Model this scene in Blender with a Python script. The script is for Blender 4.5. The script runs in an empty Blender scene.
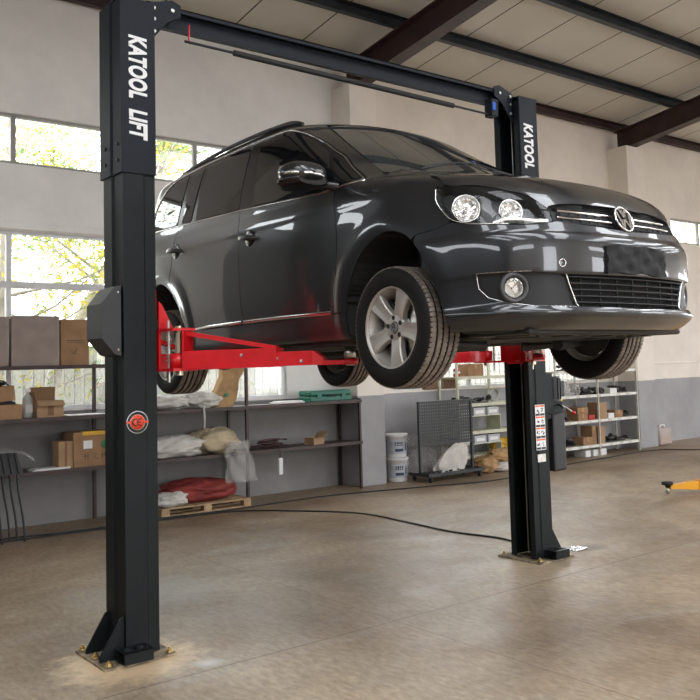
import bpy, bmesh, math, random
import numpy as np
from mathutils import Vector, Matrix
from mathutils.geometry import delaunay_2d_cdt
random.seed(7); np.random.seed(7)
PI = math.pi
scene = bpy.context.scene
COL = scene.collection

# ---------------------------------------------------------------- materials
def pmat(name, col, rough=.5, metal=0, coat=0, bump=0, bscale=40, var=0, vscale=6, spec=.5, trans=0, coords='Object', coat_rough=.03):
    m = bpy.data.materials.new(name); m.use_nodes = True
    nt = m.node_tree; N = nt.nodes; L = nt.links; p = N['Principled BSDF']
    p.inputs['Base Color'].default_value = (*col, 1); p.inputs['Roughness'].default_value = rough
    p.inputs['Metallic'].default_value = metal; p.inputs['Coat Weight'].default_value = coat
    p.inputs['Coat Roughness'].default_value = coat_rough
    p.inputs['Specular IOR Level'].default_value = spec; p.inputs['Transmission Weight'].default_value = trans
    tc = N.new('ShaderNodeTexCoord')
    if var:
        n = N.new('ShaderNodeTexNoise'); n.inputs['Scale'].default_value = vscale; n.inputs['Detail'].default_value = 6
        L.new(tc.outputs[coords], n.inputs['Vector'])
        r = N.new('ShaderNodeValToRGB')
        r.color_ramp.elements[0].position = .3; r.color_ramp.elements[1].position = .7
        r.color_ramp.elements[0].color = (*[max(0, k*(1-var)) for k in col], 1)
        r.color_ramp.elements[1].color = (*[min(1, k*(1+var)) for k in col], 1)
        L.new(n.outputs['Fac'], r.inputs['Fac']); L.new(r.outputs['Color'], p.inputs['Base Color'])
    if bump:
        n = N.new('ShaderNodeTexNoise'); n.inputs['Scale'].default_value = bscale; n.inputs['Detail'].default_value = 5
        L.new(tc.outputs[coords], n.inputs['Vector'])
        b = N.new('ShaderNodeBump'); b.inputs['Strength'].default_value = bump; b.inputs['Distance'].default_value = .01
        L.new(n.outputs['Fac'], b.inputs['Height']); L.new(b.outputs['Normal'], p.inputs['Normal'])
    return m
def glassmat(name, tint=(1, 1, 1), refl=1.0, rough=0.0):
    m = bpy.data.materials.new(name); m.use_nodes = True
    nt = m.node_tree; N = nt.nodes; L = nt.links; N.remove(N['Principled BSDF'])
    t = N.new('ShaderNodeBsdfTransparent'); t.inputs['Color'].default_value = (*tint, 1)
    g = N.new('ShaderNodeBsdfGlossy'); g.inputs['Roughness'].default_value = rough
    lw = N.new('ShaderNodeLayerWeight'); lw.inputs['Blend'].default_value = .5
    fr = N.new('ShaderNodeMath'); fr.operation = 'POWER'; fr.inputs[1].default_value = 4.5; L.new(lw.outputs['Facing'], fr.inputs[0])
    mx = N.new('ShaderNodeMixShader')
    mu = N.new('ShaderNodeMath'); mu.operation = 'MULTIPLY_ADD'; mu.inputs[1].default_value = refl*.8; mu.inputs[2].default_value = .03
    L.new(fr.outputs[0], mu.inputs[0])
    L.new(mu.outputs[0], mx.inputs['Fac']); L.new(t.outputs[0], mx.inputs[1]); L.new(g.outputs[0], mx.inputs[2])
    L.new(mx.outputs[0], N['Material Output'].inputs['Surface'])
    return m
def srgb(r, g, b):
    f = lambda v: ((v/255+.055)/1.055)**2.4 if v > 10 else v/255/12.92
    return (f(r), f(g), f(b))

# ---------------------------------------------------------------- mesh building
class MB:
    def __init__(self): self.v = []; self.f = []; self.s = []; self.mi = []; self.cur = 0
    def add(self, vs, fs, smooth=False):
        o = len(self.v); self.v += [tuple(p) for p in vs]
        for f in fs:
            self.f.append(tuple(i+o for i in f)); self.s.append(smooth); self.mi.append(self.cur)
        return self
    def box(self, x0, x1, y0, y1, z0, z1, M=None, bev=0):
        x0, x1 = min(x0, x1), max(x0, x1); y0, y1 = min(y0, y1), max(y0, y1); z0, z1 = min(z0, z1), max(z0, z1)
        bm = bmesh.new()
        bmesh.ops.create_cube(bm, size=1)
        for v in bm.verts: v.co = Vector(((x0+x1)/2+v.co.x*(x1-x0), (y0+y1)/2+v.co.y*(y1-y0), (z0+z1)/2+v.co.z*(z1-z0)))
        if bev: bmesh.ops.bevel(bm, geom=bm.edges[:], offset=min(bev, .45*min(x1-x0, y1-y0, z1-z0)), segments=2, affect='EDGES', profile=.5)
        self.bm(bm, M); return self
    def bm(self, bm, M=None, smooth=False):
        bm.verts.index_update()
        self.add([(M @ v.co if M else v.co) for v in bm.verts], [[v.index for v in f.verts] for f in bm.faces], smooth); bm.free()
    def tube(self, pts, r, n=10, caps=True, closed=False):
        pts = [Vector(p) for p in pts]; rs = r if isinstance(r, (list, tuple)) else [r]*len(pts)
        rings = []; up = None; K = len(pts)
        for i, p in enumerate(pts):
            a = pts[(i-1) % K] if (closed or i > 0) else p; b = pts[(i+1) % K] if (closed or i < K-1) else p
            t = (b-a).normalized()
            if up is None:
                up = t.orthogonal().normalized()
            up = (up - t*up.dot(t)).normalized(); w = t.cross(up)
            rings.append([p + (up*math.cos(2*PI*k/n) + w*math.sin(2*PI*k/n))*rs[i] for k in range(n)])
        vs = [q for R in rings for q in R]; fs = []
        for i in range(K if closed else K-1):
            j = (i+1) % K
            for k in range(n):
                fs.append((i*n+k, i*n+(k+1) % n, j*n+(k+1) % n, j*n+k))
        self.add(vs, fs, True)
        if caps and not closed:
            self.add(rings[0][::-1], [tuple(range(n))]); self.add(rings[-1], [tuple(range(n))])
        return self
    def cyl(self, p0, p1, r, n=20): return self.tube([p0, p1], r, n)
    def lathe(self, prof, M=None, n=32, closed=False, smooth=True):
        """prof: list of (r, h) turned around the local z axis"""
        M = M or Matrix(); vs = []; fs = []
        for r, h in prof:
            for k in range(n): vs.append(M @ Vector((r*math.cos(2*PI*k/n), r*math.sin(2*PI*k/n), h)))
        K = len(prof)
        for i in range(K if closed else K-1):
            j = (i+1) % K
            for k in range(n): fs.append((i*n+k, i*n+(k+1) % n, j*n+(k+1) % n, j*n+k))
        self.add(vs, fs, smooth); return self
    def prism(self, poly, h0, h1, M=None, smooth=False):
        """polygon (x, y) extruded along local z"""
        M = M or Matrix(); n = len(poly)
        vs = [M @ Vector((x, y, h0)) for x, y in poly] + [M @ Vector((x, y, h1)) for x, y in poly]
        fs = [tuple(range(n))[::-1], tuple(range(n, 2*n))] + [(i, (i+1) % n, n+(i+1) % n, n+i) for i in range(n)]
        self.add(vs, fs, smooth); return self
    def grid(self, P, closed_u=False, closed_v=False, smooth=True, flip=False):
        nu = len(P); nv = len(P[0]); fs = []
        for i in range(nu if closed_u else nu-1):
            for j in range(nv if closed_v else nv-1):
                f = (i*nv+j, ((i+1) % nu)*nv+j, ((i+1) % nu)*nv+(j+1) % nv, i*nv+(j+1) % nv)
                fs.append(f[::-1] if flip else f)
        self.add([p for R in P for p in R], fs, smooth); return self
    def build(self, name, mat, parent=None, loc=None, rot=None, fix=True, smooth_angle=None):
        me = bpy.data.meshes.new(name); me.from_pydata([tuple(v) for v in self.v], [], self.f)
        mats = mat if isinstance(mat, (list, tuple)) else [mat]
        for m in mats: me.materials.append(m)
        me.polygons.foreach_set('use_smooth', self.s); me.polygons.foreach_set('material_index', self.mi)
        if fix:
            bm = bmesh.new(); bm.from_mesh(me); bmesh.ops.recalc_face_normals(bm, faces=bm.faces[:]); bm.to_mesh(me); bm.free()
        me.update()
        o = bpy.data.objects.new(name, me); COL.objects.link(o)
        if parent: o.parent = parent
        if loc: o.location = loc
        if rot: o.rotation_euler = rot
        return o
def tag(o, label=None, cat=None, group=None, kind=None):
    if label: o['label'] = label
    if cat: o['category'] = cat
    if group: o['group'] = group
    if kind: o['kind'] = kind
    return o
def thing(name, label, cat, loc=(0, 0, 0), rz=0, group=None):
    o = bpy.data.objects.new(name, None); COL.objects.link(o); o.empty_display_size = .1
    o.location = loc; o.rotation_euler = (0, 0, rz)
    return tag(o, label, cat, group)
def dup(o, loc=None, rz=None, label=None, parent=None, scale=None):
    c = o.copy(); COL.objects.link(c)
    if parent: c.parent = parent
    if loc is not None: c.location = loc
    if rz is not None: c.rotation_euler = (0, 0, rz)
    if scale is not None: c.scale = scale
    if label: c['label'] = label
    for ch in list(o.children): dup(ch, parent=c)
    return c
def structure(o): o['kind'] = 'structure'; return o
def T(x, y, z): return Matrix.Translation((x, y, z))
def RX(a): return Matrix.Rotation(a, 4, 'X')
def RY(a): return Matrix.Rotation(a, 4, 'Y')
def RZ(a): return Matrix.Rotation(a, 4, 'Z')
def text(name, s, size, M, mat, parent, shear=0, bold=0, depth=.0015, label=None, sx=1):
    cu = bpy.data.curves.new(name, 'FONT'); cu.body = s; cu.size = size; cu.shear = shear; cu.offset = bold
    cu.extrude = depth; cu.align_x = 'LEFT'; cu.space_character = 1.05
    tmp = bpy.data.objects.new('tmp', cu); COL.objects.link(tmp)
    dg = bpy.context.evaluated_depsgraph_get(); me = bpy.data.meshes.new_from_object(tmp.evaluated_get(dg))
    bpy.data.objects.remove(tmp); me.transform(M @ Matrix.Diagonal((sx, 1, 1, 1)))
    me.materials.clear(); me.materials.append(mat); me.name = name
    o = bpy.data.objects.new(name, me); COL.objects.link(o); o.parent = parent
    if label: o['label'] = label
    return o

M_ = {}
M_['post'] = pmat('post_paint', (.007, .010, .011), .45, spec=.22, bump=.15, bscale=220, var=.18, vscale=5)
M_['post_cover'] = pmat('cover_paint', (.006, .009, .015), .48, spec=.22, bump=.15, bscale=220)
M_['white'] = pmat('white_print', (.8, .8, .8), .5)
M_['red'] = pmat('red_paint', (.62, .006, .012), .32, coat=.3, var=.12, vscale=9)
M_['steel'] = pmat('zinc_steel', (.55, .54, .50), .32, metal=1, var=.15, vscale=30)
M_['brass'] = pmat('yellow_zinc', (.62, .47, .20), .35, metal=1)
M_['rubber'] = pmat('black_rubber', (.012, .012, .012), .7, bump=.2, bscale=120)
M_['black'] = pmat('black_plastic', (.010, .010, .011), .45)
M_['dark'] = pmat('dark_void', (.006, .006, .006), .8)
M_['cable'] = pmat('cable', (.010, .011, .014), .5)
# car
M_['paint'] = pmat('graphite_paint', (.028, .029, .032), .30, metal=.55, coat=1, coat_rough=.015)
M_['carglass'] = pmat('tinted_glass', (.006, .007, .008), .02, spec=.75)
M_['screenglass'] = pmat('screen_glass', (.035, .038, .038), .03, spec=1.0, coat=1.0)
M_['chrome'] = pmat('chrome', (.80, .79, .77), .10, metal=1)
M_['reflector'] = pmat('lamp_reflector', (.86, .86, .84), .14, metal=.8)
M_['badge_grey'] = pmat('badge_grey', (.35, .35, .35), .35, metal=.6)
M_['lamp_grey'] = pmat('lamp_grey', (.050, .053, .056), .35)
M_['satin'] = pmat('satin_chrome', (.62, .61, .60), .25, metal=1)
M_['rail'] = pmat('rail_black', (.030, .030, .032), .32)
M_['ringgrey'] = pmat('ring_grey', (.045, .045, .047), .4)
M_['trim'] = pmat('gloss_black_trim', (.008, .008, .009), .18)
M_['grain'] = pmat('grained_plastic', (.014, .014, .015), .5, spec=.35, bump=.1, bscale=300)
M_['alloy'] = pmat('alloy_silver', (.50, .47, .43), .42, metal=.55)
M_['lens'] = glassmat('clear_lens', (1, 1, 1), .9)
M_['under'] = pmat('underbody', (.020, .018, .016), .55, bump=.4, bscale=25, var=.5, vscale=8)
def tyre_mat():
    m = pmat('tyre_rubber', (.010, .0095, .009), .65, spec=.2)
    return m
M_['tyre'] = tyre_mat()
M_['tread'] = pmat('dusty_tread', (.20, .165, .135), .8, var=.35, vscale=20)
# ---------------------------------------------------------------- car body surface
def pchip(xs, ys):
    xs = np.array(xs, float); ys = np.array(ys, float)
    h = np.diff(xs); d = np.diff(ys) / h
    m = np.zeros_like(xs)
    m[0], m[-1] = d[0], d[-1]
    for i in range(1, len(xs) - 1):
        if d[i-1] * d[i] > 0:
            w1, w2 = 2*h[i] + h[i-1], h[i] + 2*h[i-1]
            m[i] = (w1 + w2) / (w1/d[i-1] + w2/d[i])
    def f(x):
        x = np.clip(x, xs[0], xs[-1])
        i = np.clip(np.searchsorted(xs, x) - 1, 0, len(xs) - 2)
        t = (x - xs[i]) / h[i]
        return ((2*t**3 - 3*t**2 + 1)*ys[i] + (t**3 - 2*t**2 + t)*h[i]*m[i]
                + (-2*t**3 + 3*t**2)*ys[i+1] + (t**3 - t**2)*h[i]*m[i+1])
    return f
def smax(x, y, k):
    h = np.maximum(k - np.abs(x - y), 0) / k
    return np.maximum(x, y) + h*h*k*0.25
def smin(x, y, k): return -smax(-x, -y, k)
# a: metres behind the front axle, b: metres to the side, c: metres above the axle
half_width = pchip([-.12, -.06, 0, .12, .25, .40, .56, .66, .76, .86, .92], [.800, .845, .862, .874, .888, .894, .895, .890, .876, .855, .838])
nose = pchip([-.14, -.07, -.03, 0, .016, .030, .046, .07, .14, .20, .222, .30, .36, .393, .412, .44, .50, .56, .60, .70],
             [-.62, -.76, -.835, -.882, -.902, -.906, -.893, -.877, -.875, -.878, -.887, -.8895, -.886, -.876, -.858, -.845, -.818, -.785, -.765, -.70])
plan = pchip([0, .2, .4, .55, .66, .76, .84, .90, 1.1], [0, .006, .029, .070, .140, .235, .385, .58, 1.3])
hood_line = pchip([-.95, -.84, -.76, -.68, -.6, -.4, -.2, 0, .2, .5, 1.0, 3.6], [.50, .592, .648, .688, .722, .783, .828, .864, .888, .893, .893, .93])
roof_line = pchip([.5, .9, 1.2, 1.6, 2.2, 2.8, 3.2, 3.45], [1.34, 1.395, 1.425, 1.435, 1.43, 1.405, 1.365, 1.31])
side_glass = pchip([.3, .5, .80, .90, 1.0, 1.15, 1.27, 1.36, 1.42, 1.5], [.84, .865, .872, .854, .833, .796, .761, .726, .680, .61])
def body(a, b, c):
    b = np.abs(b)
    w = half_width(c)
    for ac in (0.0, 2.72):                                   # flared wheel arches
        r = np.sqrt((a - ac)**2 + (c - .105)**2)
        w = w + .010*np.exp(-((r - .425)/.055)**2)
    w = w - .020*np.clip((a - 2.0)/1.4, 0, 1)**2 - .015*np.clip((-.1 - a)/.5, 0, 1)
    t_side = b - w
    t_nose = (nose(c) + plan(b) - a) * .93
    t_top = (c - hood_line(a) + .050*(b/.7)**2 + .05*np.clip(b - .6, 0, 1)) * .95
    t_bot = -.062 - c
    t_rear = a - 3.49 + .10*(b/.8)**3 + .10*np.abs(c - .3)
    low = smax(t_side, t_nose, .22)
    low = smax(low, t_top, .09)
    low = smax(low, t_rear, .2)
    low = smax(low, t_bot, .05)
    g_side = (b - side_glass(c) + .008*np.clip((a - 2.4)/1.0, 0, 1)) * .93
    g_roof = (c - roof_line(a) + .045*(b/.6)**2) * .98
    g_rear = (a - 3.36 + .12*(b/.7)**2 + .32*(c - .9)) * .93
    g = smax(g_side, -(c - (.878 + .575*(a - .02 - .50*b*b)))*-.87, .07)
    g = smax(g, g_roof, .09)
    g = smax(g, g_rear, .12)
    g = smax(g, .70 - c, .02)
    return smin(low, g, .035)
def body_normal(P):
    e = 1e-3; a, b, c = P[:, 0], P[:, 1], P[:, 2]
    n = np.stack([body(a+e, b, c) - body(a-e, b, c), body(a, b+e, c) - body(a, b-e, c), body(a, b, c+e) - body(a, b, c-e)], 1)
    return n / np.maximum(np.linalg.norm(n, axis=1, keepdims=True), 1e-9)
def cast(O, D, tmax, off=0.0):
    """first crossing from outside to inside along each ray"""
    O = np.asarray(O, float); D = np.asarray(D, float)
    n = len(O); hit = np.zeros(n, bool); steps = 130
    lo = np.zeros(n); hi = np.full(n, tmax); act = np.arange(n)
    def f(t, k): return body(O[k, 0] + D[k, 0]*t, O[k, 1] + D[k, 1]*t, O[k, 2] + D[k, 2]*t) - off
    for i in range(1, steps + 1):
        if not len(act): break
        v = f(np.full(len(act), tmax*i/steps), act); new = act[v < 0]
        lo[new] = tmax*(i-1)/steps; hi[new] = tmax*i/steps; hit[new] = True; act = act[v >= 0]
    al = np.arange(n)
    for _ in range(18):
        m = (lo + hi)/2; v = f(m, al); ins = v < 0
        hi = np.where(ins, m, hi); lo = np.where(ins, lo, m)
    t = (lo + hi)/2
    return O + D*t[:, None], hit
CAMP = (872.4706, 0.072273, -0.030998, 0.687122, 50.670, -44.556)
CAMC = (-1.99340, -5.15523, 1.62921)
SKY = 6.0
EXPO = 0.42
# ---------------------------------------------------------------- the car
CAR = (1.667, -1.668, 1.8405)
Z0 = .34
car = thing('car', 'dark grey compact van raised on the two-post lift with red arms', 'car', (CAR[0], CAR[1], CAR[2]-Z0))
def c2v(P): return [(float(b), float(a), float(c)+Z0) for a, b, c in P]

class PlanarMap:
    def __init__(self, D, U, V, back=1.6, center=(1.2, 0, .6)):
        self.D = np.array(D, float); self.D /= np.linalg.norm(self.D); self.U = np.array(U, float); self.V = np.array(V, float)
        self.C = np.array(center, float); self.back = back
    def to(self, P): P = np.asarray(P, float) - self.C; return np.stack([P @ self.U, P @ self.V], 1)
    def rays(self, uv): uv = np.asarray(uv); O = self.C + uv[:, :1]*self.U + uv[:, 1:]*self.V - self.D*self.back; return O, np.repeat(self.D[None], len(uv), 0)
    tmax = 2.6
SIDE = PlanarMap((0, 1, 0), (1, 0, 0), (0, 0, 1))
TOP = PlanarMap((0, 0, -1), (1, 0, 0), (0, 1, 0), back=2.0)
t_ = math.radians(40)
DIAG = PlanarMap((0, math.cos(t_), -math.sin(t_)), (1, 0, 0), (0, math.sin(t_), math.cos(t_)))
class AzimMap:
    A0 = .35; tmax = 1.75
    def to(self, P): P = np.asarray(P, float); return np.stack([np.arctan2(-P[:, 1], self.A0 - P[:, 0]), P[:, 2]], 1)
    def rays(self, uv):
        uv = np.asarray(uv); d = np.stack([-np.cos(uv[:, 0]), -np.sin(uv[:, 0]), 0*uv[:, 0]], 1)
        O = np.array([self.A0, 0, 0]) + d*1.75; O[:, 2] = uv[:, 1]; return O, -d
AZ = AzimMap()
def side3(pts):
    """(a, c) -> points on the near flank"""
    uv = SIDE.to(np.array([(a, -.9, c) for a, c in pts])); O, D = SIDE.rays(uv); return cast(O, D, 2.6)[0]
def resample(pts, step, closed=True):
    out = []; n = len(pts)
    for i in range(n if closed else n-1):
        p, q = np.array(pts[i], float), np.array(pts[(i+1) % n], float)
        k = max(1, int(math.ceil(np.linalg.norm(q-p)/step)))
        for j in range(k): out.append(p + (q-p)*j/k)
    if not closed: out.append(np.array(pts[-1], float))
    return np.array(out)
def smooth_loop(pts, r=.01, n=3):
    """round the corners of a closed polygon in its own plane"""
    pts = [np.array(p, float) for p in pts]; pts = [p for i, p in enumerate(pts) if np.linalg.norm(p-pts[i-1]) > 1e-5]; out = []; K = len(pts)
    for i in range(K):
        p, a, b = pts[i], pts[i-1], pts[(i+1) % K]
        da, db = a-p, b-p; la, lb = np.linalg.norm(da), np.linalg.norm(db)
        d = min(r, la*.45, lb*.45); s, e = p+da/la*d, p+db/lb*d
        for j in range(n+1):
            t = j/n; out.append((1-t)**2*s + 2*t*(1-t)*p + t*t*e)
    return out
def catmull(pts, n=6):
    pts = [np.array(p, float) for p in pts]; P = [2*pts[0]-pts[1]] + pts + [2*pts[-1]-pts[-2]]; out = []
    for i in range(1, len(P)-2):
        for j in range(n):
            t = j/n
            out.append(.5*((2*P[i]) + (-P[i-1]+P[i+1])*t + (2*P[i-1]-5*P[i]+4*P[i+1]-P[i+2])*t*t + (-P[i-1]+3*P[i]-3*P[i+1]+P[i+2])*t**3))
    out.append(pts[-1]); return out
def inside(poly, uv):
    x, y = uv[:, 0], uv[:, 1]; c = np.zeros(len(uv), bool); n = len(poly)
    for i in range(n):
        x1, y1 = poly[i]; x2, y2 = poly[i-1]
        m = ((y1 > y) != (y2 > y)); xx = (x2-x1)*(y-y1)/((y2-y1) if y2 != y1 else 1e-9) + x1
        c ^= m & (x < xx)
    return c
def patch(mp, loop, holes=(), off=.004, depth=.010, step=.022, round_=.008, uvin=False):
    """skin piece lying on the body surface: loop = 3-D points near the surface -> (verts, faces, nrm) arrays"""
    L2 = (np.array(loop) if uvin else mp.to(np.array(loop)))
    outer = resample(smooth_loop(L2, round_), step*.6)
    loops = [outer] + [resample(smooth_loop(h if uvin else mp.to(np.array(h)), round_), step*.6) for h in holes]
    lo, hi = outer.min(0), outer.max(0)
    gx = np.arange(lo[0]+step/2, hi[0], step); gy = np.arange(lo[1]+step/2, hi[1], step)
    G = np.array([(x, y) for x in gx for y in gy])
    if len(G):
        ok = inside(outer, G)
        for h in loops[1:]: ok &= ~inside(h, G)
        G = G[ok]
        B = np.concatenate(loops)
        if len(G):
            dmin = np.min(np.linalg.norm(G[:, None]-B[None], axis=2), axis=1); G = G[dmin > step*.45]
    pts = [Vector(p) for L in loops for p in L]; edges = []; k = 0
    for L in loops:
        n = len(L); edges += [(k+i, k+(i+1) % n) for i in range(n)]; k += n
    nb = k
    pts += [Vector(g) for g in G]
    V, E_, F_, ov, oe, of = delaunay_2d_cdt(pts, edges, [], 2 if holes else 1, 1e-6)
    uv = np.array([tuple(v) for v in V])
    faces = [tuple(f) for f in F_]
    if holes:
        cen = np.array([uv[list(f)].mean(0) for f in faces]); keep = inside(outer, cen)
        for h in loops[1:]: keep &= ~inside(h, cen)
        faces = [f for f, k_ in zip(faces, keep) if k_]
    O, D = mp.rays(uv); P, hit = cast(O, D, mp.tmax); N = body_normal(P)
    P0 = P + N*off
    # orient
    out = []
    for f in faces:
        a, b, c = P0[f[0]], P0[f[1]], P0[f[2]]
        n = np.cross(b-a, c-a); out.append(f if n @ N[f[0]] > 0 else f[::-1])
    faces = out
    # rim
    cnt = {}
    for f in faces:
        for i in range(len(f)):
            e = (f[i], f[(i+1) % len(f)]); cnt[e] = 1
    rim = [e for e in cnt if (e[1], e[0]) not in cnt]
    rv = sorted({v for e in rim for v in e}); idx = {v: len(P0)+i for i, v in enumerate(rv)}
    V3 = np.concatenate([P0, P[rv] + N[rv]*(off-depth)])
    rf = [(e[1], e[0], idx[e[0]], idx[e[1]]) for e in rim]
    return V3, faces, rf, N
def car_mesh(name, patches, mat, parent=None, mirror=False, both=False, label=None):
    """join patches; both=True adds the mirror image"""
    verts = []; faces = []; nor = []
    def put(V3, fs, rf, N, s):
        o = len(verts)
        for p in V3: verts.append((p[1]*s, p[0], p[2]+Z0))
        # (a,b,c)->(x=b,y=a,z=c) flips handedness
        for f in fs:
            g = f[::-1] if s > 0 else f
            faces.append(tuple(i+o for i in g)); nor.append([(N[i][1]*s, N[i][0], N[i][2]) for i in g])
        for f in rf:
            g = f[::-1] if s > 0 else f
            faces.append(tuple(i+o for i in g)); nor.append(None)
    for p in patches:
        if both or not mirror: put(*p, 1)
        if both or mirror: put(*p, -1)
    me = bpy.data.meshes.new(name); me.from_pydata(verts, [], faces)
    me.polygons.foreach_set('use_smooth', [n is not None for n in nor]); me.update()
    ln = []
    for poly, n in zip(me.polygons, nor):
        if n is None: ln += [tuple(poly.normal)]*len(poly.vertices)
        else: ln += n
    me.normals_split_custom_set(ln)
    me.materials.append(mat)
    o = bpy.data.objects.new(name, me); COL.objects.link(o); o.parent = parent or car
    if label: o['label'] = label
    return o
def surf_path(mp, pts, off, closed=False, step=.02, uvin=False):
    L = pts if uvin else mp.to(np.array(pts)); L = resample(L, step, closed)
    O, D = mp.rays(L); P, h = cast(O, D, mp.tmax); N = body_normal(P); return P + N*off, N
def strip(mp, pts, w, h, off=.004, closed=False, mirror_also=True, mb=None, uvin=False, step=.02):
    """moulding of width w and height h that follows the body surface"""
    P, N = surf_path(mp, pts, off, closed, uvin=uvin, step=step); K = len(P)
    mb = mb or MB()
    prof = [(-.5, 0), (-.42, .7), (-.2, 1), (.2, 1), (.42, .7), (.5, 0)]
    for s in ((1, -1) if mirror_also else (1,)):
        G = []
        for i in range(K):
            t = P[(i+1) % K]-P[i-1] if closed else P[min(i+1, K-1)]-P[max(i-1, 0)]
            t = t/np.linalg.norm(t); b = np.cross(N[i], t)
            G.append([((P[i]+b*w*x+N[i]*h*y)[1]*s, (P[i]+b*w*x+N[i]*h*y)[0], (P[i]+b*w*x+N[i]*h*y)[2]+Z0) for x, y in prof])
        mb.grid(G, closed_u=closed)
        if not closed:
            mb.add(G[0], [tuple(range(6))]); mb.add(G[-1], [tuple(range(6))])
    return mb

# --- outlines, in (a, c) on the flank unless given as (a, b, c)
arch_f = [(.345, -.085), (.365, .02), (.36, .155), (.305, .275), (.20, .403), (.063, .475), (-.056, .489), (-.154, .461), (-.232, .391), (-.296, .285), (-.33, .198), (-.374, .083), (-.405, -.013), (-.42, -.085)]
arch_f = [tuple(p) for p in catmull(arch_f, 4)]
arch_r = [(2.34, -.085), (2.335, .09), (2.389, .189), (2.467, .318), (2.604, .436), (2.74, .482), (2.87, .445), (3.0, .32), (3.08, .19), (3.12, .05), (3.15, -.085)]
arch_r = [tuple(p) for p in catmull(arch_r, 4)]
hl = [(-.328, -.82, .660), (-.345, -.832, .591), (-.423, -.822, .503), (-.50, -.79, .470), (-.60, -.75, .456), (-.739, -.605, .447), (-.783, -.50, .461), (-.752, -.499, .525), (-.695, -.557, .585), (-.603, -.655, .630), (-.445, -.769, .661), (-.345, -.808, .673)]
hl = catmull(hl[0:7], 4)[:-1] + catmull(hl[6:12], 4)
hl = [tuple(p) for p in hl]
gr = [(-.790, -.475, .466), (-.825, -.25, .452), (-.838, -.11, .446), (-.84, 0, .444), (-.775, 0, .572), (-.775, -.19, .567), (-.745, -.475, .550)]
lg = [(-.831, -.47, .208), (-.849, -.41, .055), (-.87, 0, .050), (-.87, 0, .208)]
fogi = [(-.562, -.795, .222), (-.568, -.787, .150), (-.60, -.76, .105), (-.677, -.715, .077), (-.76, -.62, .058), (-.845, -.43, .052), (-.826, -.49, .208), (-.75, -.63, .222)]
def mirror3(L): return [(a, -b, c) for a, b, c in L][::-1]
def full(L): return L + mirror3(L)       # both halves of an outline that starts and ends on the centre line

# --- inner core: black shell a little inside the skin, hollowed where the openings are
def core():
    nose_az = np.array([AZ.to(np.array(h)) for h in (hl,)][0]); holes = [(nose_az, .085)]
    ggr = AZ.to(np.array([p for p in full([gr[4], gr[5], gr[6], gr[0], gr[1], gr[2], gr[3]])])); holes.append((ggr, .045))
    lgg = AZ.to(np.array(full([lg[3], lg[0], lg[1], lg[2]]))); holes.append((lgg, .06)); holes.append((AZ.to(np.array(fogi)), .06))
    aF = np.array(arch_f); aR = np.array(arch_r)
    CC = .42; a0, a1 = .45, 2.5
    secs = []
    for f in np.linspace(0, PI/2, 110): secs.append(('f', f))
    for a in np.linspace(a0, a1, 120)[1:]: secs.append(('m', a))
    for f in np.linspace(0, PI/2, 60)[1:]: secs.append(('r', f))
    nt = 260; th = np.linspace(-PI/2, PI/2, nt)
    rows = []
    for kind, v in secs:
        dy, dz = np.cos(th), np.sin(th)
        if kind == 'f': org = np.array([a0, 0, CC]); D = np.stack([-math.cos(v)*dy, -math.sin(v)*dy, dz], 1)
        elif kind == 'm': org = np.array([v, 0, CC]); D = np.stack([0*dy, -dy, dz], 1)
        else: org = np.array([a1, 0, CC]); D = np.stack([math.sin(v)*dy, -math.cos(v)*dy, dz], 1)
        rows.append((org, D))
    O = np.concatenate([np.repeat(o[None], nt, 0) for o, D in rows]); D = np.concatenate([D for o, D in rows])
    far = O + D*2.6
    P, hit = cast(far, -D, 2.59); N = body_normal(P)
    ins = np.full(len(P), .007)
    az = AZ.to(P); front = P[:, 0] < -.3
    azs = az.copy(); azs[:, 0] = np.abs(azs[:, 0])
    for poly, d in holes:
        m = front & inside(poly, az); ins[m] = d
    Q = P - N*ins[:, None]
    for poly in (aF, aR):
        m = inside(poly, Q[:, [0, 2]]) & (np.abs(Q[:, 1]) > .50)
        m |= inside(poly, P[:, [0, 2]]) & (np.abs(Q[:, 1]) > .50)
        Q[m, 1] = -.50
    G = Q.reshape(len(rows), nt, 3); mb = MB()
    for s in (1, -1):
        mb.grid([[(p[1]*s, p[0], p[2]+Z0) for p in row] for row in G], flip=s < 0)
    return mb
o = core().build('inner_body', M_['dark'], car)

# --- painted panels (near side patches; mirrored for the far side)
G_ = .0025
belt = lambda a: float(np.interp(a, [.20, .59, 1.54, 2.46, 3.0], [.812, .797, .850, .884, .905]))
def rp(*pts): return [tuple(p) for p in side3(pts)]
door_front_edge = [(.504, .105), (.462, .20), (.444, .288), (.425, .42), (.417, .54), (.430, .65), (.450, .72), (.452, .792)]
door_rear_edge = [(1.502, .105), (1.52, .244), (1.523, .40), (1.521, .544), (1.535, .72), (1.54, .850)]
fd = door_front_edge + [(.6, belt(.6)), (1.0, belt(1.0)), (1.3, belt(1.3))] + door_rear_edge[::-1]
fd_in = [(a+G_ if i < len(door_front_edge)+1 else a-G_, c) for i, (a, c) in enumerate(fd)]
rear_arc = [p for p in arch_r if p[0] < 2.70 and p[1] > .10]
rd = [(a+G_, c) for a, c in door_rear_edge] + [(2.0, belt(2.0)), (2.46, belt(2.46)), (2.52, .80), (2.54, .62), (2.56, .50), (2.52, .415), (2.44, .325), (2.36, .215), (2.30, .12), (2.27, .105)]
for nm, poly in (('front_door', fd_in), ('rear_door', rd)):
    pt = patch(SIDE, rp(*poly), off=.004)
    for mir in (False, True): car_mesh(nm, [pt], M_['paint'], mirror=mir)
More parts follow.
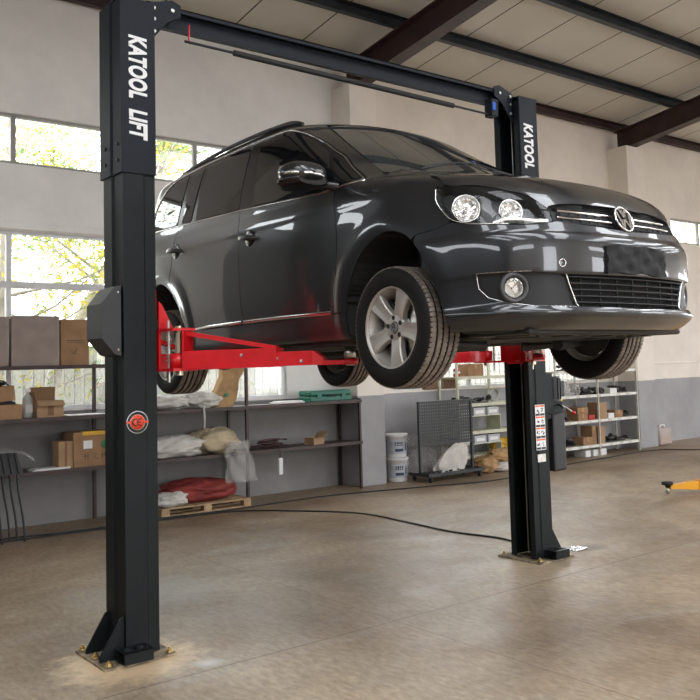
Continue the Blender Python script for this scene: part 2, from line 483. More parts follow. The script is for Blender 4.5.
q = [(2.30, .10), (2.305, .125), (2.365, .213), (2.445, .322), (2.525, .412), (2.565, .50), (2.545, .62), (2.525, .80), (2.465, belt(2.46)), (2.7, .895), (3.0, .905), (3.3, .91), (3.36, .60), (3.34, .3), (3.26, .0), (3.17, -.035)] + [(a, c) for a, c in arch_r[::-1] if c > -.03]
pt = patch(SIDE, rp(*q), off=.004)
for mir in (False, True): car_mesh('rear_quarter_panel', [pt], M_['paint'], mirror=mir)
sill = [(.375, .10), (.50, .10), (1.5, .10), (2.33, .10), (2.345, .03), (2.345, -.04), (.365, -.04), (.372, .02)]
pt = patch(SIDE, rp(*sill), off=.004)
for mir in (False, True): car_mesh('side_sill', [pt], M_['paint'], mirror=mir)
# front wing: flank part seen along the diagonal
wing = rp(*[p for p in arch_f if p[1] > .105 and p[0] > -.2][0:]) if False else None
arcw = [p for p in arch_f if (p[0] > 0 and p[1] > .10) or (p[0] <= 0 and p[1] > .405)]
hood_edge = [(.215, -.71, .852), (.05, -.718, .822), (-.08, -.735, .795), (-.20, -.755, .765), (-.345, -.800, .690)]
wl = rp(*[(a-G_, c) for a, c in door_front_edge]) + rp((.34, .812)) + [(.235, -.781, .84)] + hood_edge[:-1] + [(-.338, -.805, .682)] + [tuple(p_) for p_ in catmull([(-.324, -.822, .662), (-.340, -.836, .591), (-.418, -.825, .500)], 4)] + [(-.428, -.824, .488), (-.36, -.85, .464), (-.23, -.88, .448), (-.20, -.885, .43)] + rp(*arcw[::-1]) + rp((.375, .105))
pt = patch(DIAG, wl, off=.004)
for mir in (False, True): car_mesh('front_wing', [pt], M_['paint'], mirror=mir)
# bonnet
hf = [(-.777, 0, .575), (-.775, -.19, .570), (-.757, -.40, .560), (-.748, -.485, .552), (-.752, -.496, .531), (-.697, -.552, .590), (-.606, -.650, .635), (-.448, -.765, .667), (-.36, -.798, .685)]
hf = hf[:4] + [tuple(p_) for p_ in catmull(hf[4:], 4)]
hood = hf + [(-.20, -.752, .765), (-.08, -.731, .795), (.05, -.713, .822), (.20, -.70, .852), (.225, -.66, .86), (.12, -.45, .87), (.04, -.25, .87), (.01, 0, .87)]
pt = patch(TOP, full(hood)[:-1], off=.005, depth=.012)
car_mesh('bonnet', [pt], M_['paint'])
# bumper
arcb = [p for p in arch_f if p[0] < -.2 and -.035 < p[1] < .40]
bl = [(-.84, 0, .440), (-.838, -.11, .442), (-.825, -.25, .448), (-.79, -.478, .461)] + [tuple(p_) for p_ in catmull([(-.783, -.503, .455), (-.739, -.605, .441), (-.60, -.75, .450), (-.50, -.79, .464), (-.43, -.825, .483)], 4)] + [(-.36, -.85, .458), (-.23, -.88, .442), (-.22, -.885, .405)] + rp(*arcb) + [(-.41, -.835, -.042), (-.60, -.74, -.044), (-.78, -.50, -.046), (-.84, 0, -.046)]
bl = [AZ.to(np.array([p]))[0] for p in bl]
bfull = bl + [(-u, v) for u, v in bl[::-1][1:-1]]
fg = [tuple(AZ.to(np.array([p]))[0]) for p in fogi]; lgh = [tuple(x) for x in AZ.to(np.array(lg))]
low_open = fg[:6] + [lgh[2]]
# one wide lower opening: fog insert - grille - fog insert
def two(L): return list(L) + [(-u, v) for u, v in list(L)[::-1]]
opening = two([(0, .212)] + [fg[6], (fg[7][0], fg[7][1]), fg[0], fg[1], fg[2], fg[3], fg[4], fg[5], (0, .046)])
opening = [p for i, p in enumerate(opening) if i == 0 or abs(p[0]-opening[i-1][0])+abs(p[1]-opening[i-1][1]) > 1e-4]
if abs(opening[0][0]-opening[-1][0])+abs(opening[0][1]-opening[-1][1]) < 1e-4: opening.pop()
pt = patch(AZ, bfull, holes=[opening], off=.004, depth=.03, uvin=True, step=.02)
bumper = car_mesh('front_bumper', [pt], M_['paint'])
# fog lamp inserts
fins = [fg[0], fg[1], fg[2], fg[3], fg[4], (lgh[1][0]+.006, lgh[1][1]-.004), (lgh[0][0]+.006, .210), fg[7]]
fins = [(u, v) for u, v in fins]
fo = AZ.to(np.array([(-.701, -.69, .147)]))[0]
circ = [(fo[0]+.058*math.cos(k*PI/12), fo[1]+.058*math.sin(k*PI/12)) for k in range(24)]
pt = patch(AZ, fins, holes=[circ], off=-.012, depth=.02, uvin=True, round_=.012, step=.015)
inserts = [car_mesh('fog_lamp_surround', [pt], M_['grain'], mirror=m) for m in (False, True)]
def on_az(u, v, off=0):
    O, D = AZ.rays(np.array([(u, v)])); P, h = cast(O, D, 1.75); N = body_normal(P); return (P+N*off)[0], N[0]
P_, N_ = on_az(*fo, 0)
for s in (1, -1):
    o = strip(AZ, [fins[7], fins[0], fins[1], fins[2], fins[3], fins[4], fins[5]], .006, .004, off=.0, mirror_also=False, uvin=True).build('insert_chrome_edge', M_['satin'], inserts[0 if s > 0 else 1]); o.scale = (s, 1, 1)
for s, par in ((1, inserts[0]), (-1, inserts[1])):
    c = Vector((P_[1]*s, P_[0], P_[2]+Z0)); n = Vector((N_[1]*s, N_[0], N_[2])); n = (n*.55 + Vector((0, -1, 0))*.45).normalized()
    M = Matrix.Translation(c) @ n.to_track_quat('Z', 'Y').to_matrix().to_4x4()
    mb = MB().lathe([(.070, -.02), (.074, -.004), (.070, .008), (.058, .010), (.050, -.002), (.046, -.05)], M, 32)
    mb.build('lamp_ring', M_['ringgrey'], par)
    mb = MB().lathe([(.046, -.004), (.042, -.018), (.030, -.030), (.004, -.036)], M, 14, smooth=False); mb.build('lamp_bowl', M_['reflector'], par)
    mb = MB().lathe([(.046, -.004), (.03, .002), (.0001, .004)], M, 28); mb.build('lamp_glass', M_['lens'], par)
# lower grille: slats and uprights in the middle opening
mb = MB()
ul = lgh[0][0]
for v in (.195, .165, .135, .105, .075):
    uu = min(ul, ul - (.205-v)*.25)
    pts = [(x, v) for x in np.linspace(-uu, uu, 40)]
    mb2 = strip(AZ, pts, .011, .016, off=-.016, mirror_also=False, mb=mb, uvin=True)
lower_grille = mb.build('lower_grille', M_['grain'], car)
mb = MB()
for u in np.linspace(-ul*.8, ul*.8, 7):
    strip(AZ, [(u, .200), (u, .060)], .008, .008, off=-.022, mirror_also=False, uvin=True).build('upright', M_['grain'], lower_grille)
mb = strip(AZ, [(ul+.004, .210), (lgh[1][0]+.004, .050), (0, .042)], .007, .005, off=-.002, uvin=True)
mb.build('grille_chrome_edge', M_['chrome'], lower_grille)
# upper grille
gpt = patch(AZ, full([gr[4], gr[5], gr[6], gr[0], gr[1], gr[2], gr[3]])[:-1], off=-.030, depth=.01)
ug = car_mesh('radiator_grille', [gpt], M_['black'])
mb = MB()
for i, v in enumerate((.488, .525)):
    u1 = AZ.to(np.array([gr[0]]))[0][0] - .012*(i+1)
    strip(AZ, [(x, v+.012*(abs(x)/u1)**2*.3) for x in np.linspace(-u1, u1, 50)], .013, .010, off=-.014, mirror_also=False, mb=mb, uvin=True)
mb.build('chrome_slat', M_['chrome'], ug)
mb = MB()
for i, v in enumerate((.470, .507, .545)):
    strip(AZ, [(x, v) for x in np.linspace(-u1, u1, 50)], .006, .008, off=-.022, mirror_also=False, mb=mb, uvin=True)
for u in np.linspace(-u1*.95, u1*.95, 15):
    strip(AZ, [(u, .46), (u, .555)], .006, .006, off=-.024, mirror_also=False, mb=mb, uvin=True)
mb.build('grille_rib', M_['grain'], ug)
def badge(M, r, parent, name='badge', mat='chrome', sw=.075):
    mb = MB().lathe([(r*.86, .0), (r*.88, .006), (r*.95, .008), (r, .004), (r, -.004)], M, 40)
    def stroke(p, q, w=sw):
        p = Vector((p[0]*r, p[1]*r, 0)); q = Vector((q[0]*r, q[1]*r, 0)); d = (q-p).normalized(); n = Vector((-d.y, d.x, 0))*w*r
        v = [p+n, q+n, q-n, p-n]; vs = [M @ (k+Vector((0, 0, .001))) for k in v] + [M @ (k*0.995+Vector((0, 0, .007))) for k in v]
        mb.add(vs, [(4, 5, 6, 7), (0, 1, 5, 4), (1, 2, 6, 5), (2, 3, 7, 6), (3, 0, 4, 7)])
    for s in (-1, 1):
        stroke((s*.36, .80), (s*.03, .10)); stroke((s*.03, -.06), (s*.03+s*.0, -.06))if 0 else None
        stroke((s*.68, .54), (s*.36, -.78)); stroke((s*.36, -.78), (s*.02, -.04))
    ob = mb.build(name, M_[mat], parent, fix=False)
    MB().lathe([(r*.9, .0005), (r*.0001, .0005)], M, 40).build(name+'_backing', M_['trim'], ob)
    return ob
P_, N_ = on_az(0, .505, .004)
n = Vector((0, -.92, .38)).normalized()
Mb = Matrix.Translation((0, P_[0]-.006, P_[2]+Z0)) @ Matrix((( 1, 0, 0), (0, .38, -.92), (0, .92, .38))).to_4x4()
Mb = Matrix.Translation((0, P_[0]-.008, P_[2]+Z0)) @ (Matrix(((1, 0, 0), (0, .342, -.94), (0, .94, .342))).to_4x4())
badge(Mb, .072, ug, 'front_badge')
MB().lathe([(.073, -.03), (.073, .0)], Mb, 32).build('badge_mount', M_['black'], ug)

# --- headlamps
for s in (1, -1):
    mir = s < 0
    back = patch(AZ, hl, off=-.072, depth=.005, step=.015)
    h = car_mesh('headlamp', [back], M_['lamp_grey'], mirror=mir)
    mb = MB()
    P, N = surf_path(AZ, hl, .003, True, step=.012); P2 = P - N*.076
    mb.grid([[(p[1]*s, p[0], p[2]+Z0) for p in (a_, b_)] for a_, b_ in zip(P, P2)], closed_u=True)
    mb.build('lamp_housing', M_['lamp_grey'], h)
    for (u3, r, nm) in (((-.490, -.785, .552), .064, 'main_reflector'), ((-.668, -.652, .526), .055, 'beam_reflector')):
        uv = AZ.to(np.array([u3]))[0]; P_, N_ = on_az(*uv, -.018)
        c = Vector((P_[1]*s, P_[0], P_[2]+Z0)); n = Vector((-.30*s, -1, .05)).normalized()
        nn = Vector((N_[1]*s, N_[0], N_[2])); n = (n*.6+nn*.4).normalized()
        M = Matrix.Translation(c) @ n.to_track_quat('Z', 'Y').to_matrix().to_4x4()
        # fluted bowl
        G = []
        for k, (rr, hh) in enumerate(((1.0, .0), (.94, -.008), (.80, -.018), (.55, -.026), (.25, -.029), (.02, -.030))):
            G.append([M @ Vector((r*rr*math.cos(2*PI*j/36), r*rr*math.sin(2*PI*j/36), hh-(.006 if (j//3) % 2 and 0 < k < 5 else 0))) for j in range(36)])
        b = MB().grid(G, closed_v=True, smooth=False).build(nm, M_['reflector'], h)
        MB().lathe([(r*1.0, -.002), (r*1.06, .004), (r*1.10, -.002), (r*1.10, -.02)], M, 36).build('chrome_bezel', M_['chrome'], b)
        MB().lathe([(.001, .002), (.008, -.001), (.011, -.008), (.011, -.03)], M, 16).build('bulb_cap', M_['chrome'], b)
    mb = MB()
    ip = [(-.62, -.73, .462), (-.66, -.69, .478), (-.70, -.65, .478), (-.74, -.59, .470), (-.775, -.515, .468)]
    strip(AZ, ip, .026, .014, off=-.016, mirror_also=False, mb=mb)
    o = mb.build('indicator_strip', M_['reflector'], h); o.scale = (s, 1, 1)
    cov = patch(AZ, [tuple(p) for p in hl], off=.003, depth=.003, step=.018)
    car_mesh('lamp_cover', [cov], M_['lens'], parent=h, mirror=mir)
    mb = strip(AZ, hl[:19], .006, .004, off=.003, mirror_also=False)
    o = mb.build('lamp_edge', M_['chrome'], h); o.scale = (s, 1, 1)

# --- greenhouse
def glasspane(nm, poly, off=.005, both=True):
    pt = patch(SIDE, rp(*poly), off=off, depth=.006, round_=.02, step=.03)
    for mir in (False, True): car_mesh(nm, [pt], M_['carglass'], mirror=mir)
bz = lambda a: belt(a)+.016
glasspane('front_door_window', [(.445, bz(.46))] + [tuple(p_) for p_ in catmull([(.63, 1.052), (.775, 1.142), (.86, 1.190), (.952, 1.232), (1.07, 1.277), (1.182, 1.298)], 3)] + [(1.438, 1.306), (1.385, bz(1.385)), (.9, bz(.9))])
glasspane('quarter_window', [(.40, bz(.40)), (.585, 1.020), (.55, 1.000), (.42, .912), (.265, bz(.27))])
glasspane('rear_door_window', [(1.575, bz(1.57)), (1.575, 1.310), (2.18, 1.303), (2.215, bz(2.22))])
glasspane('rear_vent_window', [(2.29, bz(2.29)), (2.255, 1.300), (2.42, 1.292), (2.44, bz(2.45))])
glasspane('rear_quarter_window', [(2.52, bz(2.52)), (2.50, 1.290), (2.74, 1.262), (2.88, 1.19), (2.96, 1.08), (2.97, .94), (2.93, bz(2.9))])
dlo = [(.24, belt(.24)+.002), (.41, .925), (.53, 1.012), (.62, 1.065), (.76, 1.152), (.86, 1.206), (.952, 1.250), (1.07, 1.294), (1.182, 1.315), (1.438, 1.324), (1.8, 1.327), (2.2, 1.322), (2.5, 1.308), (2.75, 1.281), (2.90, 1.206), (2.985, 1.085), (3.0, .94), (2.96, belt(2.96))]
dlo = dlo[:1] + [tuple(p_) for p_ in catmull(dlo[1:-1], 4)] + dlo[-1:]
dl3 = rp(*dlo); bt3 = rp(*[(a, belt(a)+.002) for a in (2.46, 2.0, 1.54, 1.0, .594)])
pt = patch(SIDE, dl3+bt3, off=.001, depth=.006, step=.03)
for mir in (False, True): car_mesh('window_frame', [pt], M_['trim'], mirror=mir)
mb = strip(SIDE, dl3+bt3, .010, .006, off=.002, closed=True, mirror_also=False)
o1 = mb.build('window_chrome_trim', M_['chrome'], car)
o = o1.copy(); COL.objects.link(o); o.scale = (-1, 1, 1)
# pillars + roof side (diagonal view), roof (top view)
ws_l = [(.255, -.690, .872), (.327, -.672, .925), (.516, -.647, 1.035), (.712, -.612, 1.160), (.90, -.575, 1.282), (.965, -.560, 1.325)]
up = [(.222, -.715, .862), (.225, -.785, .845)] + rp((.215, .815)) + [tuple(p) for p in rp(*[(a, c+.007) for a, c in dlo[1:-2]])] + rp((3.02, .94), (3.0, .915), (3.15, .915)) + [(3.22, -.66, 1.1), (3.16, -.60, 1.30), (2.9, -.50, 1.38), (2.4, -.50, 1.40), (1.9, -.50, 1.41), (1.4, -.50, 1.41), (1.04, -.50, 1.35), (1.00, -.545, 1.338)] + ws_l[::-1]
pt1 = patch(DIAG, up, off=.004, step=.03, round_=.001)
rf = [(.985, 0), (.988, -.25), (.995, -.42), (1.01, -.502), (1.4, -.502), (2.0, -.502), (3.1, -.502), (3.15, 0)]
rf3 = [(a, b, 1.4) for a, b in rf]
pt2 = patch(TOP, full(rf3)[:-1] if False else rf3 + [(a, -b, c) for a, b, c in rf3[::-1][1:-1]], off=.004, step=.035, round_=.001)
me_r = car_mesh('roof', [pt1], M_['paint'], both=True)
me_r2 = car_mesh('roof_skin', [pt2], M_['paint'])
# windscreen
ws = [(.035, 0), (.06, -.22), (.13, -.45), (.235, -.66), (.262, -.683), (.52, -.641), (.715, -.606), (.955, -.555), (.968, -.42), (.962, -.2), (.958, 0)]
w3 = [(a, b, 1.0) for a, b in ws]
pt = patch(TOP, w3 + [(a, -b, c) for a, b, c in w3[::-1][1:-1]], off=.003, depth=.006, step=.03)
car_mesh('windscreen', [pt], M_['screenglass'])
mb = MB()
G1 = [(a, b, 1) for a, b in ((.028, 0), (.05, -.22), (.12, -.45), (.222, -.66))]
strip(TOP, G1[::-1] + [(a, -b, c) for a, b, c in G1[1:]], .03, .006, off=-.003, mirror_also=False, mb=mb)
mb.build('scuttle_panel', M_['grain'], car)
# wipers
mb = MB()
for pts in ([(.17, -.48), (.20, -.30), (.22, -.05), (.17, .12)], [(.13, .05), (.17, .22), (.23, .40), (.28, .55)]):
    P, N = surf_path(TOP, [(a, b, 1) for a, b in pts], .010); mb.tube([(p[1], p[0], p[2]+Z0) for p in P], .005, 6)
mb.build('wiper', M_['black'], car)
# rear glass / tailgate (hidden side): simple skin
rg = [(3.05+.0, y) for y in (0,)]
class RearMap(PlanarMap): pass
REAR = PlanarMap((-1, 0, 0), (0, 1, 0), (0, 0, 1), back=3.0, center=(1.2, 0, .6))
tg = [(3.4, -.70, .92), (3.4, -.62, 1.28), (3.4, .62, 1.28), (3.4, .70, .92)]
pt = patch(REAR, tg, off=.003, step=.05); car_mesh('rear_window', [pt], M_['carglass'])
tg = [(3.4, -.72, .90), (3.4, -.76, .30), (3.4, .76, .30), (3.4, .72, .90)]
pt = patch(REAR, tg, off=.004, step=.05); car_mesh('tailgate', [pt], M_['paint'])
tg = [(3.4, -.78, .28), (3.4, -.80, -.04), (3.4, .80, -.04), (3.4, .78, .28)]
pt = patch(REAR, tg, off=.004, step=.05); car_mesh('rear_bumper', [pt], M_['paint'])

# --- mouldings
def both_sides(name, pts, w, h, off, mat, closed=False):
    o = strip(SIDE, pts, w, h, off=off, closed=closed, mirror_also=False).build(name, mat, car)
    c = o.copy(); COL.objects.link(c); c.scale = (-1, 1, 1)
both_sides('sill_chrome_strip', rp((.512, .112), (1.0, .118), (1.497, .120)), .024, .010, .003, M_['chrome'])
both_sides('sill_chrome_strip', rp((1.53, .120), (2.0, .116), (2.25, .106)), .024, .010, .003, M_['chrome'])
# door handles
def handle(a, c, tilt):
    h = [None]
    for s in (1, -1):
        uv = rp((a, c))[0]; b = uv[1]
        mb = MB(); pts = [(-.105, .0), (-.08, .028), (-.03, .038), (.04, .038), (.08, .028), (.105, .0)]
        mb.tube([((b-w)*s, a+x*1.0, c+Z0+tilt*x) for x, w in [(p[0], p[1]) for p in pts]], [.012, .016, .018, .018, .016, .012], 12)
        o = mb.build('door_handle', M_['paint'], car)
        n = 24; cup = MB()
        cup.lathe([(1.0, .0), (.9, .003), (.0001, .004)], Matrix.Translation(((b-.0045)*s, a-.01, c+Z0-.004)) @ RY(-PI/2*s) @ Matrix.Diagonal((.058, .062, 1, 1)), 28)
        cup.build('handle_recess', M_['trim'], o)
handle(1.385, .648, .10); handle(2.48, .700, .10)
# roof rails
for s in (1, -1):
    pts = [(1.16, -.615, 1.378), (1.22, -.628, 1.400), (1.34, -.632, 1.416), (1.7, -.632, 1.430), (2.2, -.632, 1.428), (2.7, -.625, 1.402), (2.95, -.615, 1.374), (3.02, -.61, 1.352)]
    pts = catmull(pts, 5); mb = MB().tube([(p[1]*s, p[0], p[2]+Z0) for p in pts], .014, 10); mb.build('roof_rail', M_['rail'], car)
    P, N = surf_path(TOP, [(1.16, -.62*1, 1.4), (2.95, -.62, 1.4)], .004)
    mb = MB(); G = [[((p[1]-.02)*s, p[0], p[2]+Z0-.005), ((p[1]-.012)*s, p[0], p[2]+Z0+.022), ((p[1]+.012)*s, p[0], p[2]+Z0+.022), ((p[1]+.02)*s, p[0], p[2]+Z0-.005)] for p in P]
    mb.grid(G); mb.build('rail_base', M_['black'], car)
# mirrors
for s in (1, -1):
    def ell(y, z0, z1, x0, x1, n=20, p=2.6):
        out = []
        for k in range(n):
            t = 2*PI*k/n; cx, cz = math.cos(t), math.sin(t)
            f = 1/((abs(cx)**p+abs(cz)**p)**(1/p)); out.append((((x0+x1)/2+(x1-x0)/2*cx*f)*s, y, (z0+z1)/2+(z1-z0)/2*cz*f+Z0))
        return out
    rows = [ell(.40, .868, .878, -1.06, -1.04), ell(.412, .838, .905, -1.12, -.985), ell(.435, .822, .926, -1.150, -.945), ell(.47, .812, .940, -1.165, -.915), ell(.52, .808, .946, -1.172, -.90), ell(.57, .812, .942, -1.172, -.905), ell(.590, .824, .930, -1.155, -.915)]
    mb = MB(); mb.grid(rows, closed_v=True); mb.add(rows[0], [tuple(range(20))]); mb.add(rows[-1], [tuple(range(20))])
    m = mb.build('wing_mirror', M_['paint'], car)
    r2 = [(x, y+.003, z) for x, y, z in ell(.590, .834, .920, -1.145, -.925)]
    MB().add(r2, [tuple(range(20))]) or 0
    mb = MB(); mb.add(r2, [tuple(range(20))]); mb.build('mirror_glass', M_['chrome'], m, fix=False)
    rows = [[(x*1.0, y, Z0+.812+(z-Z0-.812)*.36) for x, y, z in ell(yy, .790, .950, xa, xb)] for yy, xa, xb in ((.428, -1.13, -.95), (.46, -1.172, -.905), (.53, -1.180, -.895), (.593, -1.165, -.905))]
    mb = MB(); mb.grid(rows, closed_v=True); mb.add(rows[0], [tuple(range(20))]); mb.add(rows[-1], [tuple(range(20))]); mb.build('mirror_lower_shell', M_['trim'], m)
    P = [( -1.14*s, .434, Z0+.862), (-1.08*s, .408, Z0+.862), (-1.01*s, .412, Z0+.860), (-.97*s, .428, Z0+.858)]
    MB().tube([( -1.172*s, .50, Z0+.865), (-1.165*s, .460, Z0+.864)]+P, .009, 8).build('side_repeater', M_['reflector'], m)
    mb = MB(); mb.tube([(-.98*s, .50, Z0+.828), (-.91*s, .47, Z0+.822), (-.86*s, .45, Z0+.812)], [.030, .024, .030], 12); mb.build('mirror_foot', M_['trim'], m)
# covered number plate
mb = MB(); nx, nz = 26, 10; G = []
for i in range(nx+1):
    x = -.238+.476*i/nx; row = []
    for j in range(nz+1):
        z = .214+.138*j/nz; fold = .004*math.sin(x*38+z*60)+.003*math.sin(x*22-z*110+1)+.002*math.sin(x*90+z*25)
        sag = .006*math.sin((x+.26)*6)
        row.append((x, -.908-fold-.010*(x/.26)**2*-1, Z0+z+sag+.004*math.sin(x*30)))
    G.append(row)
mb.grid(G); back = [[(p[0], -.880, p[2]) for p in r] for r in G]
edge = [G[i][0] for i in range(nx+1)]+[G[nx][j] for j in range(1, nz+1)]+[G[i][nz] for i in range(nx-1, -1, -1)]+[G[0][j] for j in range(nz-1, 0, -1)]
mb.grid([edge, [(x, -.885, z) for x, y, z in edge]], closed_v=True)
M_['cloth_black'] = pmat('black_cloth', (.010, .010, .011), .85, bump=.3, bscale=60)
mb.build('number_plate_cover', M_['cloth_black'], car)
# parking sensors
for u3 in ((-.836, -.502, .258), (-.836, .502, .258)):
    uv = AZ.to(np.array([u3]))[0]; P_, N_ = on_az(*uv, .004); n = Vector((N_[1], N_[0], N_[2])); M = Matrix.Translation((P_[1], P_[0], P_[2]+Z0)) @ n.to_track_quat('Z', 'Y').to_matrix().to_4x4()
    o = MB().lathe([(.015, .0022), (.0001, .0032)], M, 24).build('parking_sensor', M_['paint'], car); MB().lathe([(.020, -.002), (.0195, .002), (.0165, .0025), (.015, .001)], M, 24).build('sensor_ring', M_['satin'], o)
# underbody
mb = MB()
mb.box(-.62, .62, -.72, -.30, Z0-.068, Z0-.04, bev=.02); mb.box(-.50, .50, -.28, .30, Z0-.075, Z0-.03, bev=.03)
mb.box(-.55, .55, .35, 2.2, Z0-.072, Z0-.04, bev=.02)
for s in (-1, 1):
    mb.box(.34*s, .42*s, -.6, 2.4, Z0-.080, Z0-.04, bev=.01); mb.box(.76*s, .80*s, .42, 2.3, Z0-.075, Z0-.04, bev=.006)
mb.tube([(.1, .4, Z0-.085), (.12, 1.2, Z0-.085), (.05, 2.0, Z0-.085), (.3, 2.9, Z0-.085)], .035, 12)
mb.box(-.35, .35, 2.35, 2.55, Z0-.12, Z0-.02, bev=.02); mb.cyl((-.6, 2.75, Z0-.06), (.6, 2.75, Z0-.06), .03, 12)
mb.build('underbody', M_['under'], car)
for k in range(6):
    x = -.45+k*.18
    MB().box(x, x+.11, -.70, -.66+.03*(k % 2), Z0-.122, Z0-.112, M=None, bev=.004) if 0 else None
mb = MB()
for k in range(7):
    x = -.5+k*.16; M = T(x, -.52+.04*(k % 2), Z0-.070) @ RZ(.4)
    mb.box(-.05, .05, -.09, .09, -.004, .006, M=M, bev=.004)
mb.build('undertray_rib', M_['under'], car)
for s in (-1, 1):
    mb = MB(); mb.tube([(.30*s, -.10, Z0-.10), (.50*s, -.04, Z0-.09), (.66*s, .0, Z0-.085)], [.035, .028, .022], 10)
    mb.tube([(.34*s, .22, Z0-.10), (.50*s, .10, Z0-.09), (.65*s, .0, Z0-.085)], [.03, .025, .02], 10)
    mb.tube([(.25*s, .13, Z0-.02), (.64*s, .11, Z0-.03)], .012, 8); mb.tube([(.30*s, 0, Z0-.01), (.68*s, 0, Z0+0)], .02, 10)
    mb.build('control_arm', M_['under'], car)
    MB().tube([(.60*s, .03, Z0+.02), (.56*s, .05, Z0+.42)], [.035, .05], 12).build('suspension_strut', M_['black'], car)

# --- wheels, built with outer face towards -x
def tyre_profile():
    R = .3135; h = .103; pr = [(.206, -.098), (.212, -.104), (.235, -.109), (.268, -.1115), (.292, -.107), (.304, -.098), (.3105, -.086)]
    grooves = (-.058, -.020, .020, .058); x = -.080; out = list(pr)
    for g in grooves:
        out += [(R-.0015*abs(g)/.06, g-.0065), (R-.009, g-.005), (R-.009, g+.005), (R-.0015*abs(g)/.06, g+.0065)]
    out += [(r, -z) for r, z in pr[::-1]]
    out += [(.200, .09), (.198, -.09)]
    return out
Mw = RY(PI/2)   # lathe axis z -> x
wheel0 = None
def make_wheel():
    mb = MB(); n = 96; prof = tyre_profile(); K = len(prof)
    ring = [[Mw @ Vector((r*math.cos(2*PI*k/n), r*math.sin(2*PI*k/n), h)) for r, h in prof] for k in range(n)]
    for k in range(n):
        k2 = (k+1) % n; vs = ring[k]+ring[k2]; fs = []; tread = []
        for i in range(K):
            j = (i+1) % K; f = (i, j, K+j, K+i)
            (tread if (prof[i][0] > .3095 and prof[j][0] > .3095) else fs).append(f)
        mb.cur = 0; mb.add(vs, fs, True); mb.cur = 1; mb.add(vs, tread, True)
    # shoulder and centre blocks
    mb.cur = 1
    for k in range(78):
        a0_ = 2*PI*k/78; a1_ = a0_+2*PI/78*.72
        for (h0, h1, r, sk) in ((-.095, -.067, .3150, .0), (-.051, -.027, .3158, .02), (-.013, .013, .3160, .0), (.027, .051, .3158, -.02), (.067, .095, .3150, .0)):
            v = []
            for rr in (r-.008, r+.0015):
                rs = rr-.004 if abs(h0) > .09 or abs(h1) > .09 else rr
                for (aa, hh) in ((a0_, h0), (a1_, h0), (a1_+sk, h1), (a0_+sk, h1)):
                    r_ = rr - (.005 if abs(hh) > .09 else 0)
                    v.append(Mw @ Vector((r_*math.cos(aa), r_*math.sin(aa), hh)))
            mb.add(v, [(4, 5, 6, 7), (0, 1, 5, 4), (1, 2, 6, 5), (2, 3, 7, 6), (3, 0, 4, 7)])
    w = mb.build('wheel', [M_['tyre'], M_['tread']], None)
    # rim
    mb = MB()
    mb.lathe([(.200, .088), (.207, .096), (.212, .094), (.212, .086), (.190, .070), (.186, .0), (.192, -.060), (.203, -.078), (.213, -.092), (.2185, -.100), (.214, -.1035), (.205, -.1015), (.199, -.092), (.194, -.072), (.180, -.050), (.176, .03), (.18, .07), (.200, .088)], Mw, 64)
    def spoke(ang):
        rows = []
        for r, w, z, d in ((.045, .040, -.072, .030), (.075, .037, -.079, .026), (.11, .038, -.085, .022), (.15, .044, -.090, .018), (.180, .051, -.092, .016), (.202, .058, -.092, .014)):
            pr = [(-w, z+.035), (-w, z+.006), (-w*.86, z), (-w*.30, z+.0035), (w*.30, z+.0035), (w*.86, z), (w, z+.006), (w, z+.035)]
            row = []
            for t, zz in pr:
                p = Vector((r, t, zz)); row.append(Mw @ (RZ(ang) @ p))
            rows.append(row)
        mb.grid(rows, smooth=False); mb.add(rows[0], [tuple(range(8))]); mb.add(rows[-1], [tuple(range(8))])
    for k in range(5): spoke(math.radians(k*72))
    mb.lathe([(.0001, -.0745), (.064, -.0745), (.072, -.070), (.076, -.055), (.076, -.03), (.06, .0)], Mw, 40)
    rim = mb.build('alloy_rim', M_['alloy'], w)
    for k in range(5):
        a = math.radians(k*72+36); c = Vector((.052*math.cos(a), .052*math.sin(a), 0))
        MB().lathe([(.013, -.074), (.013, -.0755), (.009, -.0760), (.007, -.0750), (.0001, -.0750)], Mw @ T(c.x, c.y, 0), 16).build('lug_bolt', M_['black'], rim)
    Mc = Mw @ T(0, 0, -.0755) @ RX(PI)
    MB().lathe([(.033, -.012), (.033, -.002), (.030, .0), (.0001, .0005)], Mc, 32).build('centre_cap', M_['trim'], rim)
    # brake
    MB().lathe([(.06, -.030), (.145, -.030), (.145, .0), (.06, .0)], Mw, 48).build('brake_disc', M_['steel'], w)
    b = MB(); b.prism([(.08, -.06), (.155, -.055), (.165, 0), (.155, .055), (.08, .06)], -.045, .02, Mw @ RZ(2.5)); b.build('brake_caliper', M_['black'], w)
    MB().lathe([(.0001, .02), (.12, .02), (.16, .04), (.168, .05), (.16, .055), (.0001, .055)], Mw, 40).build('hub_carrier', M_['under'], w)
    return w, rim, Mc
wheel0, rim0, Mc0 = make_wheel()
# centre badge upright, glyph up must end at world +z: Mw maps local x->-z, y->y, z->x
Mbadge = Matrix.Translation((-.0775, 0, 0)) @ Matrix(((0, 0, -1), (-1, 0, 0), (0, 1, 0))).to_4x4()
badge(Mbadge, .027, rim0, 'wheel_badge', 'badge_grey', .06)
def put_wheel(a, b, c, spin, side):
    root = wheel0 if not put_wheel.used else None
    if root is None:
        root = dup(wheel0)
    put_wheel.used = True
    root.parent = car; root.location = (b, a, c+Z0)
    root.rotation_euler = (spin, 0, 0) if side < 0 else (-spin, 0, PI)
    return root
put_wheel.used = False
rot0 = math.radians(0)
for (a, b, c, sp, sd) in ((0, -.770, 0, math.radians(-8), -1), (0, .770, 0, math.radians(20), 1), (2.70, -.765, -.035, math.radians(30), -1), (2.70, .765, -.035, math.radians(50), 1)):
    put_wheel(a, b, c, sp, sd)
from mathutils import noise as mnoise
